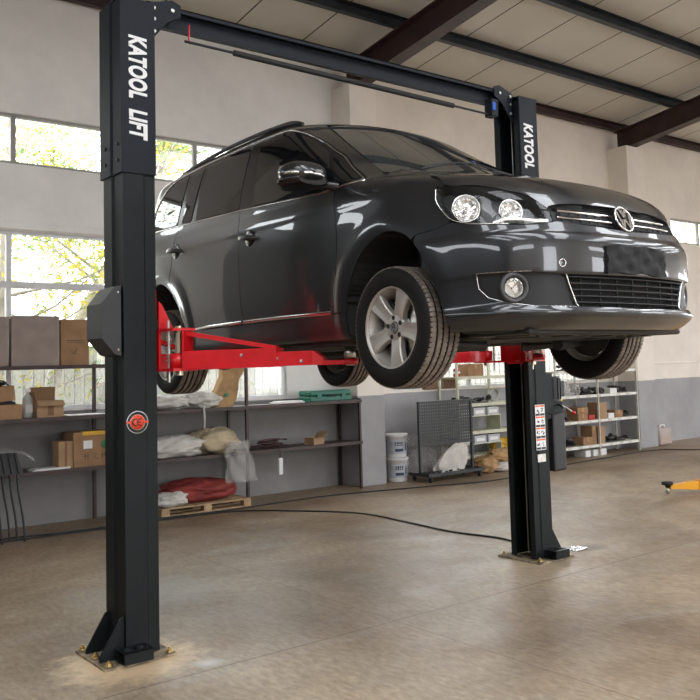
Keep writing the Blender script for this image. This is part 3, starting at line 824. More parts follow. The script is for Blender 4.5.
# ---------------------------------------------------------------- the workshop shell
def plaster(name, up, low, split=1.262):
    m = pmat(name, up, .85, bump=.12, bscale=9); nt = m.node_tree; N = nt.nodes; L = nt.links; p = N['Principled BSDF']
    tc = N.new('ShaderNodeTexCoord'); sx = N.new('ShaderNodeSeparateXYZ'); L.new(tc.outputs['Object'], sx.inputs[0])
    n = N.new('ShaderNodeTexNoise'); n.inputs['Scale'].default_value = 1.3; n.inputs['Detail'].default_value = 8; n.inputs['Roughness'].default_value = .65
    L.new(tc.outputs['Object'], n.inputs['Vector'])
    n2 = N.new('ShaderNodeTexNoise'); n2.inputs['Scale'].default_value = 5; n2.inputs['Detail'].default_value = 4; L.new(tc.outputs['Object'], n2.inputs['Vector'])
    def ramp(c, lo=.80, hi=1.10):
        r = N.new('ShaderNodeValToRGB'); r.color_ramp.elements[0].position = .32; r.color_ramp.elements[1].position = .68
        r.color_ramp.elements[0].color = (*[k*lo for k in c], 1); r.color_ramp.elements[1].color = (*[min(1, k*hi) for k in c], 1)
        L.new(n.outputs['Fac'], r.inputs['Fac']); return r
    a, b = ramp(up, .90, 1.05), ramp(low, .86, 1.1)
    ad = N.new('ShaderNodeMath'); ad.operation = 'MULTIPLY_ADD'; ad.inputs[1].default_value = .02; L.new(n2.outputs['Fac'], ad.inputs[0]); L.new(sx.outputs['Z'], ad.inputs[2])
    g = N.new('ShaderNodeMath'); g.operation = 'GREATER_THAN'; g.inputs[1].default_value = split+.01; L.new(ad.outputs[0], g.inputs[0])
    mx = N.new('ShaderNodeMixRGB'); L.new(g.outputs[0], mx.inputs[0]); L.new(b.outputs[0], mx.inputs[1]); L.new(a.outputs[0], mx.inputs[2])
    L.new(mx.outputs[0], p.inputs['Base Color']); return m
M_['wall'] = plaster('wall_plaster', (.80, .735, .66), (.34, .335, .345))
M_['wall_left'] = plaster('wall_plaster_left', (.80, .78, .75), (.225, .215, .208))  # lower colour has the shade of the shelf rack painted in
def floormat():
    m = pmat('concrete_floor', (.3, .25, .2), .42, spec=.30); nt = m.node_tree; N = nt.nodes; L = nt.links; p = N['Principled BSDF']
    tc = N.new('ShaderNodeTexCoord')
    def noise(s, d=8, r=.6, dist=0, sc=(1, 1, 1)):
        mp = N.new('ShaderNodeMapping'); mp.inputs['Scale'].default_value = sc; L.new(tc.outputs['Object'], mp.inputs['Vector'])
        n = N.new('ShaderNodeTexNoise'); n.inputs['Scale'].default_value = s; n.inputs['Detail'].default_value = d
        n.inputs['Roughness'].default_value = r; n.inputs['Distortion'].default_value = dist; L.new(mp.outputs[0], n.inputs['Vector']); return n
    n1 = noise(.45, 10, .62, .6); r = N.new('ShaderNodeValToRGB'); e = r.color_ramp.elements
    e[0].position = .36; e[0].color = (.20, .138, .088, 1); e[1].position = .66; e[1].color = (.46, .36, .255, 1)
    k = e.new(.5); k.color = (.33, .245, .165, 1)
    L.new(n1.outputs['Fac'], r.inputs['Fac'])
    # grey worn streaks
    n2 = noise(1.1, 9, .7, 1.2, (.5, 1.3, 1)); r2 = N.new('ShaderNodeValToRGB'); r2.color_ramp.elements[0].position = .50; r2.color_ramp.elements[1].position = .72
    L.new(n2.outputs['Fac'], r2.inputs['Fac'])
    mx = N.new('ShaderNodeMixRGB'); mx.inputs[2].default_value = (.40, .355, .30, 1); L.new(r.outputs[0], mx.inputs[1])
    mu = N.new('ShaderNodeMath'); mu.operation = 'MULTIPLY'; mu.inputs[1].default_value = .55; L.new(r2.outputs[0], mu.inputs[0]); L.new(mu.outputs[0], mx.inputs[0])
    # small dark spots
    n3 = noise(5, 6, .7); r3 = N.new('ShaderNodeValToRGB'); r3.color_ramp.elements[0].position = .62; r3.color_ramp.elements[1].position = .72
    L.new(n3.outputs['Fac'], r3.inputs['Fac']); m3 = N.new('ShaderNodeMixRGB'); m3.inputs[2].default_value = (.13, .10, .08, 1)
    mu3 = N.new('ShaderNodeMath'); mu3.operation = 'MULTIPLY'; mu3.inputs[1].default_value = .5; L.new(r3.outputs[0], mu3.inputs[0])
    L.new(mu3.outputs[0], m3.inputs[0]); L.new(mx.outputs[0], m3.inputs[1])
    # fine scuffs
    n4 = noise(30, 5, .7, .3, (1, .35, 1)); r4 = N.new('ShaderNodeValToRGB'); r4.color_ramp.elements[0].position = .35; r4.color_ramp.elements[1].position = .7
    r4.color_ramp.elements[0].color = (.70, .68, .66, 1); r4.color_ramp.elements[1].color = (1.16, 1.16, 1.16, 1); L.new(n4.outputs['Fac'], r4.inputs['Fac'])
    m4 = N.new('ShaderNodeMixRGB'); m4.blend_type = 'MULTIPLY'; m4.inputs[0].default_value = 1; L.new(m3.outputs[0], m4.inputs[1]); L.new(r4.outputs[0], m4.inputs[2])
    last = m4.outputs[0]
    def spot(x, y, rad, col, fac, last, edge=.5):
        vm = N.new('ShaderNodeVectorMath'); vm.operation = 'DISTANCE'; vm.inputs[1].default_value = (x, y, 0)
        nn = noise(9, 6, .7); va = N.new('ShaderNodeVectorMath'); va.operation = 'MULTIPLY_ADD'; va.inputs[1].default_value = (rad*1.1,)*3
        vs = N.new('ShaderNodeVectorMath'); vs.operation = 'SUBTRACT'; vs.inputs[1].default_value = (.5, .5, .5); L.new(nn.outputs['Color'], vs.inputs[0])
        L.new(vs.outputs[0], va.inputs[0]); L.new(tc.outputs['Object'], va.inputs[2]); L.new(va.outputs[0], vm.inputs[0])
        mr = N.new('ShaderNodeMapRange'); mr.inputs['From Min'].default_value = rad; mr.inputs['From Max'].default_value = rad*(1-edge)
        mr.inputs['To Min'].default_value = 0; mr.inputs['To Max'].default_value = fac; L.new(vm.outputs['Value'], mr.inputs['Value'])
        mm = N.new('ShaderNodeMixRGB'); mm.inputs[2].default_value = (*col, 1); L.new(mr.outputs[0], mm.inputs[0]); L.new(last, mm.inputs[1]); return mm.outputs[0]
    last = spot(.02, -.14, .46, (.72, .54, .34), .95, last, .45)
    last = spot(.33, -.50, .10, (.60, .60, .60), .85, last, .9)
    last = spot(.75, 1.3, .7, (.30, .29, .27), .7, last, .9)
    last = spot(3.42, -.05, .28, (.50, .40, .28), .6, last, .8)
    last = spot(4.25, -.12, .17, (.10, .09, .08), .75, last, .9)
    last = spot(4.02, -.05, .10, (.75, .77, .78), .9, last, .8)
    # saw-cut joints
    sx = N.new('ShaderNodeSeparateXYZ'); L.new(tc.outputs['Object'], sx.inputs[0])
    def joint(ax, per, off, w, last):
        a = N.new('ShaderNodeMath'); a.operation = 'ADD'; a.inputs[1].default_value = off+per*50; L.new(sx.outputs[ax], a.inputs[0])
        b = N.new('ShaderNodeMath'); b.operation = 'MODULO'; b.inputs[1].default_value = per; L.new(a.outputs[0], b.inputs[0])
        c = N.new('ShaderNodeMath'); c.operation = 'LESS_THAN'; c.inputs[1].default_value = w; L.new(b.outputs[0], c.inputs[0])
        mm = N.new('ShaderNodeMixRGB'); mm.inputs[2].default_value = (.13, .09, .06, 1); mk = N.new('ShaderNodeMath'); mk.operation = 'MULTIPLY'; mk.inputs[1].default_value = .75
        L.new(c.outputs[0], mk.inputs[0]); L.new(mk.outputs[0], mm.inputs[0]); L.new(last, mm.inputs[1]); return mm.outputs[0]
    last = joint('Y', 6.0, .62, .014, last)
    last = joint('X', 6.0, 4.4, .008, last)
    L.new(last, p.inputs['Base Color'])
    nr = noise(2.2, 6, .6); mr = N.new('ShaderNodeMapRange'); mr.inputs['To Min'].default_value = .30; mr.inputs['To Max'].default_value = .62; L.new(nr.outputs['Fac'], mr.inputs['Value']); L.new(mr.outputs[0], p.inputs['Roughness'])
    b = N.new('ShaderNodeBump'); b.inputs['Strength'].default_value = .12; b.inputs['Distance'].default_value = .01; L.new(n4.outputs['Fac'], b.inputs['Height']); L.new(b.outputs[0], p.inputs['Normal'])
    return m
M_['floor'] = floormat()
def ceilmat():
    m = pmat('roof_panel', (.56, .53, .47), .6); nt = m.node_tree; N = nt.nodes; L = nt.links; p = N['Principled BSDF']
    tc = N.new('ShaderNodeTexCoord'); sx = N.new('ShaderNodeSeparateXYZ'); L.new(tc.outputs['Object'], sx.inputs[0])
    def mod(off, per):
        a = N.new('ShaderNodeMath'); a.operation = 'ADD'; a.inputs[1].default_value = off; L.new(sx.outputs['X'], a.inputs[0])
        b = N.new('ShaderNodeMath'); b.operation = 'MODULO'; b.inputs[1].default_value = per; L.new(a.outputs[0], b.inputs[0]); return b
    j = mod(105-7.80, 1.05); c = N.new('ShaderNodeMath'); c.operation = 'LESS_THAN'; c.inputs[1].default_value = .022; L.new(j.outputs[0], c.inputs[0])
    f = mod(105, .0525); c2 = N.new('ShaderNodeMath'); c2.operation = 'LESS_THAN'; c2.inputs[1].default_value = .008; L.new(f.outputs[0], c2.inputs[0])
    n = N.new('ShaderNodeTexNoise'); n.inputs['Scale'].default_value = 1.2; n.inputs['Detail'].default_value = 5; L.new(tc.outputs['Object'], n.inputs['Vector'])
    r = N.new('ShaderNodeValToRGB'); r.color_ramp.elements[0].color = (.50, .475, .42, 1); r.color_ramp.elements[1].color = (.64, .61, .55, 1); L.new(n.outputs['Fac'], r.inputs['Fac'])
    m1 = N.new('ShaderNodeMixRGB'); m1.inputs[2].default_value = (.50, .48, .43, 1); L.new(r.outputs[0], m1.inputs[1]); L.new(c2.outputs[0], m1.inputs[0])
    m2 = N.new('ShaderNodeMixRGB'); m2.inputs[2].default_value = (.03, .028, .025, 1); L.new(m1.outputs[0], m2.inputs[1]); L.new(c.outputs[0], m2.inputs[0])
    L.new(m2.outputs[0], p.inputs['Base Color']); return m
M_['ceil'] = ceilmat()
M_['frame'] = pmat('window_frame_paint', (.30, .29, .27), .5, var=.15)
M_['frame_w'] = pmat('white_frame_paint', (.62, .63, .64), .5, var=.1)
M_['pane'] = glassmat('window_pane', (.97, .98, .97), 1.0)
M_['steel_dark'] = pmat('dark_purlin_steel', (.030, .036, .045), .42, metal=.3, var=.25, vscale=6)
M_['beam_red'] = pmat('red_oxide_beam', (.040, .018, .017), .55, var=.35, vscale=4)
M_['grille_w'] = pmat('wrought_grille', (.55, .55, .54), .5)
M_['outer'] = pmat('outdoor_ground', (.45, .44, .42), .9, var=.1, vscale=1)
X0, X1, Y0, Y1, WT = -9.0, 25.0, -10.5, 5.2, .24
structure(MB().box(X0-.3, X1+.3, Y0-.3, Y1+WT, -.15, 0).build('floor', M_['floor']))
tag(MB().box(-60, 80, -70, 70, -.32, -.16).build('outdoor_ground', M_['outer']), kind='structure')
M_['render_out'] = pmat('outdoor_wall', (.50, .49, .46), .9, var=.08)
tag(MB().box(-14, 30, 9.0, 9.15, -.3, 2.15).build('trim_7', M_['render_out']), kind='structure')
def wall_x(name, y0, y1, xa, xb, z0, z1, holes, mat):
    """wall along x with rectangular openings (x0, x1, z0, z1)"""
    xs = sorted({xa, xb, *[h[0] for h in holes], *[h[1] for h in holes]}); zs = sorted({z0, z1, *[h[2] for h in holes], *[h[3] for h in holes]})
    mb = MB()
    for a, b in zip(xs, xs[1:]):
        run = None
        for c, d in zip(zs, zs[1:]):
            mx, mz = (a+b)/2, (c+d)/2; op = any(h[0] < mx < h[1] and h[2] < mz < h[3] for h in holes)
            if op:
                if run: mb.box(a, b, y0, y1, run[0], run[1]); run = None
            else: run = (run[0] if run else c, d)
        if run: mb.box(a, b, y0, y1, run[0], run[1])
    return structure(mb.build(name, mat))
hl_up, hl_lo = (4.10, 4.69), (1.29, 3.33)
holesA = [(-6.9, -2.0, *hl_up), (-.75, 4.46, *hl_up), (-.75, 4.44, *hl_lo)]
M_['wall_dark'] = plaster('dark_reflection_wall', (.10, .10, .105), (.07, .07, .072))  # unseen left walls coloured dark so the van's flank reflects less light
wall_x('wall_back_far_left', Y1, Y1+WT, X0, -1.5, 0, 6.21, holesA[:1], M_['wall_dark'])
wall_x('wall_back_left', Y1, Y1+WT, -1.5, 5.30, 0, 6.21, holesA[1:], M_['wall_left'])
holesB = [(6.4, 11.3, *hl_up), (6.3, 11.32, 1.29, 3.0), (13.86, 17.9, 4.08, 4.60), (20.0, 24.2, 4.08, 4.60), (20.0, 24.2, 1.29, 3.2)]
wall_x('wall_back_right', Y1, Y1+WT, 5.30, X1, 0, 6.21, holesB, M_['wall'])
holesF = [(-.9, 2.6, 0, 4.2), (7.2, 10.6, 1.3, 3.3), (-6.8, -2.4, 4.1, 4.7), (7.2, 10.6, 4.1, 4.7), (13.0, 17.5, 0, 4.4), (20, 23, 1.3, 3.3)]
wall_x('wall_front', Y0-WT, Y0, X0, X1, 0, 6.21, holesF, M_['wall'])
mb = MB()
for a, b, c, d in ((Y0, -7.6, 0, 7.3), (-7.6, 3.9, 0, 4.0), (-7.6, 3.9, 4.6, 7.3), (3.9, Y1+WT, 0, 7.3)): mb.box(X0-WT, X0, a, b, c, d)
structure(mb.build('wall_left', M_['wall_dark']))
mb = MB()
for a, b, c, d in ((Y0, -8, 0, 7.3), (-8, 3.5, 0, 1.3), (-8, 3.5, 3.6, 7.3), (3.5, Y1+WT, 0, 7.3)): mb.box(X1, X1+WT, a, b, c, d)
structure(mb.build('wall_right', M_['wall']))
def pil(name, x0, x1, y0, y1, z): return structure(MB().box(x0, x1, y0, y1, 0, z, bev=.01).build(name, M_['wall']))
pil('trim_1', 5.30, 5.78, 4.75, Y1+.01, 5.76); pil('trim_2', 11.83, 12.38, 4.75, Y1+.01, 5.76); pil('trim_3', -1.72, -1.25, 4.75, Y1+.01, 5.76); pil('trim_4', 18.4, 18.9, 4.75, Y1+.01, 5.76)
# ledge strips on the wall
structure(MB().box(-.9, 5.28, 5.16, 5.22, 3.34, 3.43, bev=.01).build('trim_5', M_['wall_left']))
structure(MB().box(12.38, 25, 5.18, 5.22, 1.555, 1.60, bev=.008).build('trim_6', M_['wall']))
# roof: two slopes with the ridge towards the camera side
zr = lambda y: 6.27+.13*(5.2-y)
YR = -2.65
mb = MB(); ZE = zr(YR)-.13*(YR-(Y0-WT))
def slab(xa, xb, ya, za, yb, zb):
    v = [(x, y, z+t) for t in (0, .1) for x, y, z in ((xa, ya, za), (xb, ya, za), (xb, yb, zb), (xa, yb, zb))]
    mb.add(v, [(0, 1, 2, 3), (7, 6, 5, 4), (0, 4, 5, 1), (1, 5, 6, 2), (2, 6, 7, 3), (3, 7, 4, 0)])
slab(X0-WT, X1+WT, Y1+WT, zr(Y1+WT), YR, zr(YR))
SKYL = [(x, x+1.5) for x in (-6.9, -3.6, -.3, 3.0, 6.9, 10.2, 14.0, 17.3, 20.6)]
zf = lambda y: zr(YR)-.13*(YR-y)
slab(X0-WT, X1+WT, YR, zf(YR), -3.3, zf(-3.3)); slab(X0-WT, X1+WT, -9.6, zf(-9.6), Y0-WT, ZE)
xx = X0-WT
for a_, b_ in SKYL: slab(xx, a_, -3.3, zf(-3.3), -9.6, zf(-9.6)); xx = b_
slab(xx, X1+WT, -3.3, zf(-3.3), -9.6, zf(-9.6))
structure(mb.build('ceiling', M_['ceil']))
# rafters: I-beams across the hall
def zroof(y): return zr(y) if y > YR else zr(YR)-.13*(YR-y)
for i, bx in enumerate((-1.48, 5.55, 12.10, 18.65)):
    mb = MB()
    for (ya, yb) in ((5.14, YR), (YR, -10.5)):
        def sec(x0, x1, d0, d1):
            v = [(x, y, zroof(y)-.16-d) for d in (d0, d1) for x, y in ((x0, ya), (x1, ya), (x1, yb), (x0, yb))]
            mb.add(v, [(0, 1, 2, 3), (7, 6, 5, 4), (0, 4, 5, 1), (1, 5, 6, 2), (2, 6, 7, 3), (3, 7, 4, 0)])
        sec(bx-.11, bx+.11, 0, .016); sec(bx-.006, bx+.006, .016, .374); sec(bx-.11, bx+.11, .374, .39)
    b = mb.build('roof_beam', M_['beam_red'])
    b['kind'] = 'structure'
for i, y in enumerate((5.12, 3.86, 2.38, .90, -.58, -2.06, -3.6, -5.1, -6.6, -8.1, -9.6)):
    mb = MB(); z = zroof(y)
    m = M_['steel_dark'] if i else M_['beam_red']
    mb.box(X0, X1, y-.004, y+.004, z-.158, z-.001); mb.box(X0, X1, y-.10, y+.004, z-.158, z-.150); mb.box(X0, X1, y-.10, y+.004, z-.012, z-.004); mb.box(X0, X1, y-.10, y-.094, z-.158, z-.130)
    b = mb.build('roof_purlin', m); b['kind'] = 'structure'
# windows
win_n = [0]
def window(x0, x1, z0, z1, mull, trans=(), y=5.27, mat=None, fw=.035):
    win_n[0] += 1; mat = mat or M_['frame']
    w = thing('window_%d' % win_n[0], None, None, ((x0+x1)/2, y, z0)); w['kind'] = 'structure'
    cx = (x0+x1)/2
    mb = MB(); f = fw
    mb.box(x0-cx, x1-cx, -.03, .03, 0, f); mb.box(x0-cx, x1-cx, -.03, .03, z1-z0-f, z1-z0)
    mb.box(x0-cx, x0-cx+f, -.03, .03, f, z1-z0-f); mb.box(x1-cx-f, x1-cx, -.03, .03, f, z1-z0-f)
    for t in trans: mb.box(x0-cx+f, x1-cx-f, -.025, .025, t-z0-.038, t-z0+.038)
    zs = [f] + [v for t in trans for v in (t-z0-.038, t-z0+.038)] + [z1-z0-f]
    for m in mull:
        for a, b in zip(zs[::2], zs[1::2]): mb.box(m-.028-cx, m+.028-cx, -.028, .028, a, b)
    mb.build('window_frame', mat, w)
    MB().box(x0-cx+.01, x1-cx-.01, -.003, .003, .01, z1-z0-.01).build('glass', M_['pane'], w)
    return w
for (a, b) in ((-6.9, -2.0),): window(a, b, *hl_up, [-5.5, -3.3])
window(-.75, 4.46, *hl_up, [.862, 3.125]); window(-.75, 4.44, *hl_lo, [.815, 2.6], [2.715], mat=M_['frame_w'])
window(6.4, 11.3, *hl_up, [7.6, 9.2]); window(6.3, 11.32, 1.29, 3.0, [7.95, 9.6], [2.3], mat=M_['frame_w'])
window(13.86, 17.9, 4.08, 4.60, [14.95, 16.4]); window(20, 24.2, 4.08, 4.60, [22]); window(20, 24.2, 1.29, 3.2, [22], [2.4])
# security grilles outside the lower windows
def sec_grille(x0, x1, z0, z1):
    g = MB(); y = 5.40
    for z in (z0+.04, z0+.46, z0+.52): g.box(x0, x1, y-.006, y+.006, z-.008, z+.008)
    n = int((x1-x0)/.115)
    for i in range(n+1):
        x = x0+(x1-x0)*i/n; g.box(x-.006, x+.006, y-.006, y+.006, z0, z0+.60)
        if i < n:
            c = x+(x1-x0)/n/2; w = .042
            for k, zc in enumerate((z0+.13, z0+.25, z0+.37)):
                g.tube([(c, y, zc-.055), (c+w, y, zc), (c, y, zc+.055), (c-w, y, zc)], .006, 4, closed=True)
    o = g.build('window_guard', M_['grille_w']); return o
tag(sec_grille(-.74, 4.40, 1.30, 1.9), 'white wrought window guard outside the window behind the brown shelves', 'window guard')
tag(sec_grille(6.35, 11.28, 1.30, 1.9), 'white wrought window guard outside the window behind the pale steel racks', 'window guard')

# ---------------------------------------------------------------- trees outside
M_['bark'] = pmat('bark', (.34, .31, .27), .9, bump=.4, bscale=12, var=.3)
def leafmat(name, c):
    m = pmat(name, c, .6, var=.35, vscale=2); p = m.node_tree.nodes['Principled BSDF']
    tr = m.node_tree.nodes.new('ShaderNodeBsdfTranslucent'); tr.inputs[0].default_value = (*[min(1, k*1.5) for k in c], 1)
    mx = m.node_tree.nodes.new('ShaderNodeMixShader'); mx.inputs[0].default_value = .5
    L = m.node_tree.links; L.new(p.outputs[0], mx.inputs[1]); L.new(tr.outputs[0], mx.inputs[2]); L.new(mx.outputs[0], m.node_tree.nodes['Material Output'].inputs[0]); return m
LEAF = [leafmat('leaf_yellow', (.40, .32, .05)), leafmat('leaf_green', (.12, .20, .06)), leafmat('leaf_olive', (.22, .25, .07)), leafmat('leaf_bright', (.70, .55, .12))]
def tree(x, y, h, lean, seed, label, nleaf, mats, spread=1.9, zlo=1.3):
    rnd = random.Random(seed); t = thing('tree', label, 'tree', (x, y, -.16))
    pts = [(0, 0, 0), (lean*.15, 0, h*.3), (lean*.5, .05, h*.6), (lean, 0, h)]
    MB().tube(catmull(pts, 4), [.13-.09*i/12 for i in range(13)], 9).build('trunk', M_['bark'], t)
    br = MB(); tips = []
    for k in range(13):
        z = h*(.25+.7*rnd.random()); a = rnd.random()*2*PI; L = spread*(.5+.6*rnd.random()); bx = lean*(z/h)**1.5
        e = Vector((bx+math.cos(a)*L, math.sin(a)*L*.7, z+L*(.35+.5*rnd.random()))); m = Vector((bx, 0, z)).lerp(e, .5)+Vector((0, 0, -.12))
        br.tube([(bx, 0, z), m, e], [.026, .016, .006], 6); tips += [(m, e)]
    br.build('branch', M_['bark'], t)
    for i, mt in enumerate(mats):
        lf = MB()
        for k in range(int(2.6*nleaf)//len(mats)):
            if rnd.random() < .75:
                m, e = rnd.choice(tips); c = m.lerp(e, rnd.random()*1.3)+Vector((rnd.gauss(0, .28), rnd.gauss(0, .28), rnd.gauss(0, .22)))
            else: c = Vector((lean*.6+rnd.gauss(0, spread*.8), rnd.gauss(0, spread*.5), zlo+rnd.random()*(h-zlo+1)))
            if c.z < zlo: continue
            s = .035+.045*rnd.random(); a = Vector((rnd.gauss(0, 1), rnd.gauss(0, 1), rnd.gauss(0, 1))).normalized(); b = a.orthogonal().normalized(); 
            lf.add([c-a*s, c+b*s*.5, c+a*s, c-b*s*.5], [(0, 1, 2, 3)])
        lf.build('foliage', mt, t, fix=False)
    return t
tree(1.35, 7.6, 7.2, .2, 1, 'grey-trunked tree with thin yellowing leaves, outside the window left of the front lift column', 1300, [LEAF[0], LEAF[2]])
tree(1.9, 8.4, 6.0, 2.6, 2, 'slender leaning tree crossing behind the grey-trunked one outside the left window', 1200, [LEAF[1], LEAF[0]])
tree(5.0, 13.0, 9.0, .5, 3, 'yellow-green tree outside, seen through the high window over the van roof', 5200, [LEAF[0], LEAF[1], LEAF[2]], 2.6, 3.0)
tree(-.6, 12.5, 8.5, .8, 4, 'green tree outside at the far left edge of the windows', 5200, [LEAF[0], LEAF[1], LEAF[2]], 2.6, 2.6)
tree(9.8, 14.0, 5.5, .3, 5, 'broad green tree outside the window behind the pale racks', 1800, [LEAF[1], LEAF[2]], 2.4, 2.0)
tree(25.0, 12.0, 8.5, .3, 6, 'bright yellow tree outside the small high window at the right', 1900, [LEAF[3]], 2.2, 4.0)
tree(2.2, 16.5, 9.5, .3, 7, 'tall pale tree standing furthest back outside the left windows', 5600, [LEAF[2], LEAF[0]], 3.2, 3.4)

# ---------------------------------------------------------------- two-post lift
SP = 3.695
M_['dusty'] = pmat('dusty_plate', (.26, .20, .13), .8, var=.85, vscale=14)
def col_profile(s, x_open, e=0):
    """cross-section of the column; the open side faces +x"""
    d = .147+e
    return [(-e, -d), (-e, -.02), (-.012-e, -.0), (-.012-e, d-.02), (-e, d), (.13, d), (.138, d-.008), (.205+e, d-.008), (.205+e, .085), (.195, .085), (.195, d-.018), (.006, d-.012), (.006, -d+.012), (.195, -d+.018), (.195, -.085), (.205+e, -.085), (.205+e, -d+.008), (.138, -d+.008), (.13, -d)]
def column(x, flip, label):
    """flip=-1 turns the open side towards -x"""
    t = thing('lift_column', label, 'lift column', (x, 0, 0)); s = flip
    S = Matrix.Diagonal((s, 1, 1, 1))
    prof = col_profile(1, .2); mb = MB().prism(prof, .02, 3.90, S); body_ = mb.build('post', M_['post'], t)
    cov = [(-.012, -.157), (-.012, -.03), (-.022, -.01), (-.022, .157), (.150, .157), (.205, .150), (.205, .142), (.150, .146), (-.002, .146), (-.002, -.146), (.150, -.146), (.205, -.146), (.210, -.150), (.205, -.157)]
    c = MB().prism(cov, 2.852, 3.933, S).build('upper_sleeve', M_['post_cover'], t)
    MB().box(-.02*s, .205*s, -.155, .155, 3.926, 3.936).build('cap_plate', M_['post_cover'], t)
    for yy in (-.11, .06):
        for z in (2.93, 3.03):
            MB().lathe([(.0001, .008), (.010, .008), (.012, .003), (.012, 0)], T(-.013*s if yy < -.02 else -.023*s, yy, z) @ RY(-PI/2*s), 12).build('sleeve_bolt', M_['black'], t)
    b = MB(); b.box(-.16*s, .27*s, -.24, .24, -.002, .014, bev=.003); b.build('base_plate', M_['dusty'], t)
    for yy in (-.115, .10):
        MB().add([(v[0]*s, v[1], v[2]) for y in (yy-.006, yy+.006) for v in ((-.003, y, .02), (-.145, y, .02), (-.145, y, .045), (-.030, y, .235), (-.003, y, .25))], [(0, 1, 2, 3, 4), (9, 8, 7, 6, 5)]+[(i, (i+1) % 5, 5+(i+1) % 5, 5+i) for i in range(5)]).build('gusset', M_['post'], t)
    for bx, by in ((-.125, -.205), (-.125, .205), (-.125, .0), (.235, -.205), (.235, .205)):
        nb = MB(); nb.lathe([(.024, .020), (.024, .024), (.010, .024)], T(bx*s, by, 0), 20); nb.lathe([(.016, .024), (.016, .036), (.009, .038)], T(bx*s, by, 0), 6, smooth=False); nb.cyl((bx*s, by, .03), (bx*s, by, .048), .008, 10)
        nb.build('anchor_bolt', M_['brass'], t)
    # adapter holder beside the foot
    h = MB(); h.box(-.06*s, .11*s, -.275, -.152, .02, .028); h.box(-.06*s, .11*s, -.275, -.268, .028, .085); h.box(-.06*s, .11*s, -.158, -.151, .028, .085)
    for k in range(2):
        cx = (-.015+.08*k)*s; h.lathe([(.033, .080), (.033, .088), (.027, .088), (.027, .03)], T(cx, -.212, 0), 20)
    h.box(-.06*s, .11*s, -.275, -.243, .080, .086); h.box(-.06*s, .11*s, -.180, -.151, .080, .086); h.box(-.062*s, -.048*s, -.245, -.18, .080, .086); h.box(.098*s, .11*s, -.245, -.18, .080, .086)
    h.build('adapter_holder', M_['post'], t)
    # cable, hose and inner guide seen in the open side
    MB().cyl((.085*s, .055, .03), (.085*s, .055, 3.9), .006, 8).build('lift_cable', M_['steel'], t)
    MB().cyl((.12*s, -.035, .03), (.12*s, -.035, 3.9), .007, 8).build('hydraulic_hose', M_['steel'], t)
    MB().cyl((.06*s, .0, .03), (.06*s, .0, 2.1), .032, 16).build('hydraulic_cylinder', M_['black'], t)
    return t
cL = column(0, 1, 'dark grey lift column on the left, nearest the camera, with white lettering down its sleeve')
cR = column(SP, -1, 'dark grey lift column standing right of the van, with instruction labels on its side')
# lettering, reading downwards on the side facing the camera
def down(x, y, z): return Matrix(((0, 1, 0, x), (0, 0, -1, y), (-1, 0, 0, z), (0, 0, 0, 1)))
text('lettering', 'KATOOL', .150, down(.045, -.1585, 3.705), M_['white'], cL, shear=.12, bold=.006, sx=.62, label='white letters K A T O O L')
text('lettering', 'LIFT', .150, down(.045, -.1585, 3.245), M_['white'], cL, shear=.12, bold=.006, sx=.62, label='white letters L I F T')
text('lettering', 'KATOOL', .150, down(-.155, -.1585, 3.705), M_['white'], cR, shear=.12, bold=.006, sx=.62, label='white letters K A T O O L')
text('lettering', 'LIFT', .150, down(-.155, -.1585, 3.245), M_['white'], cR, shear=.12, bold=.006, sx=.62, label='white letters L I F T')
# round sticker
Ms = T(.078, -.148, 1.362) @ RX(PI/2)
M_['sticker_red'] = pmat('sticker_red', (.75, .07, .03), .4); M_['sticker_black'] = pmat('sticker_black', (.01, .01, .01), .4)
st = MB().lathe([(.0001, .0006), (.066, .0006), (.066, 0)], Ms, 40).build('round_sticker', M_['white'], cL)
MB().lathe([(.062, .0008), (.062, .0012), (.046, .0012), (.046, .0008)], Ms, 40).build('sticker_ring', M_['sticker_black'], st)
MB().lathe([(.0001, .0012), (.044, .0012), (.044, .0008)], Ms, 40).build('sticker_centre', M_['sticker_red'], st)
mb = MB()
mb.box(-.068, -.040, -.006, .006, .0013, .0017, M=Ms); mb.box(.040, .068, -.006, .006, .0013, .0017, M=Ms)
mb.build('sticker_bar', M_['sticker_red'], st)
def arc(cx, cy, r, a0, a1, M, w=.0045): return [M @ Vector((cx+r*math.cos(a), cy+r*math.sin(a), .0016)) for a in np.linspace(a0, a1, 14)]
mb = MB()
for cx in (-.012, .018): mb.tube(arc(cx, 0, .019, math.radians(70), math.radians(290), Ms), .0034, 6)
mb.tube([Ms @ Vector((-.001, 0, .0018)), Ms @ Vector((.018, 0, .0018))], .0034, 6)
mb.build('sticker_mark', M_['sticker_black'], st)
# instruction labels
lab = MB().box(-.155, -.035, -.1480, -.1470, .91, 1.29).build('instruction_label', M_['white'], cR)
mb = MB(); mk = MB()
for i in range(4):
    z = 1.285-.094*i
    for j in range(2):
        x = -.151+.058*j
        mb.box(x, x+.053, -.1486, -.1479, z-.014, z)
        mk.box(x, x+.053, -.1486, -.1479, z-.088, z-.070)
        rr = random.Random(i*2+j)
        for k in range(5):
            a, b = x+.006+rr.random()*.03, z-.022-rr.random()*.032; mk.box(a, a+.004+.012*rr.random(), -.1486, -.1479, b-.004-.012*rr.random(), b)
mb.build('label_header', pmat('label_orange', (.75, .14, .04), .5), lab); mk.build('label_print', M_['sticker_black'], lab)
MB().box(-.145, -.045, -.1485, -.1470, .81, .875).build('rating_plate', M_['steel'], cR)
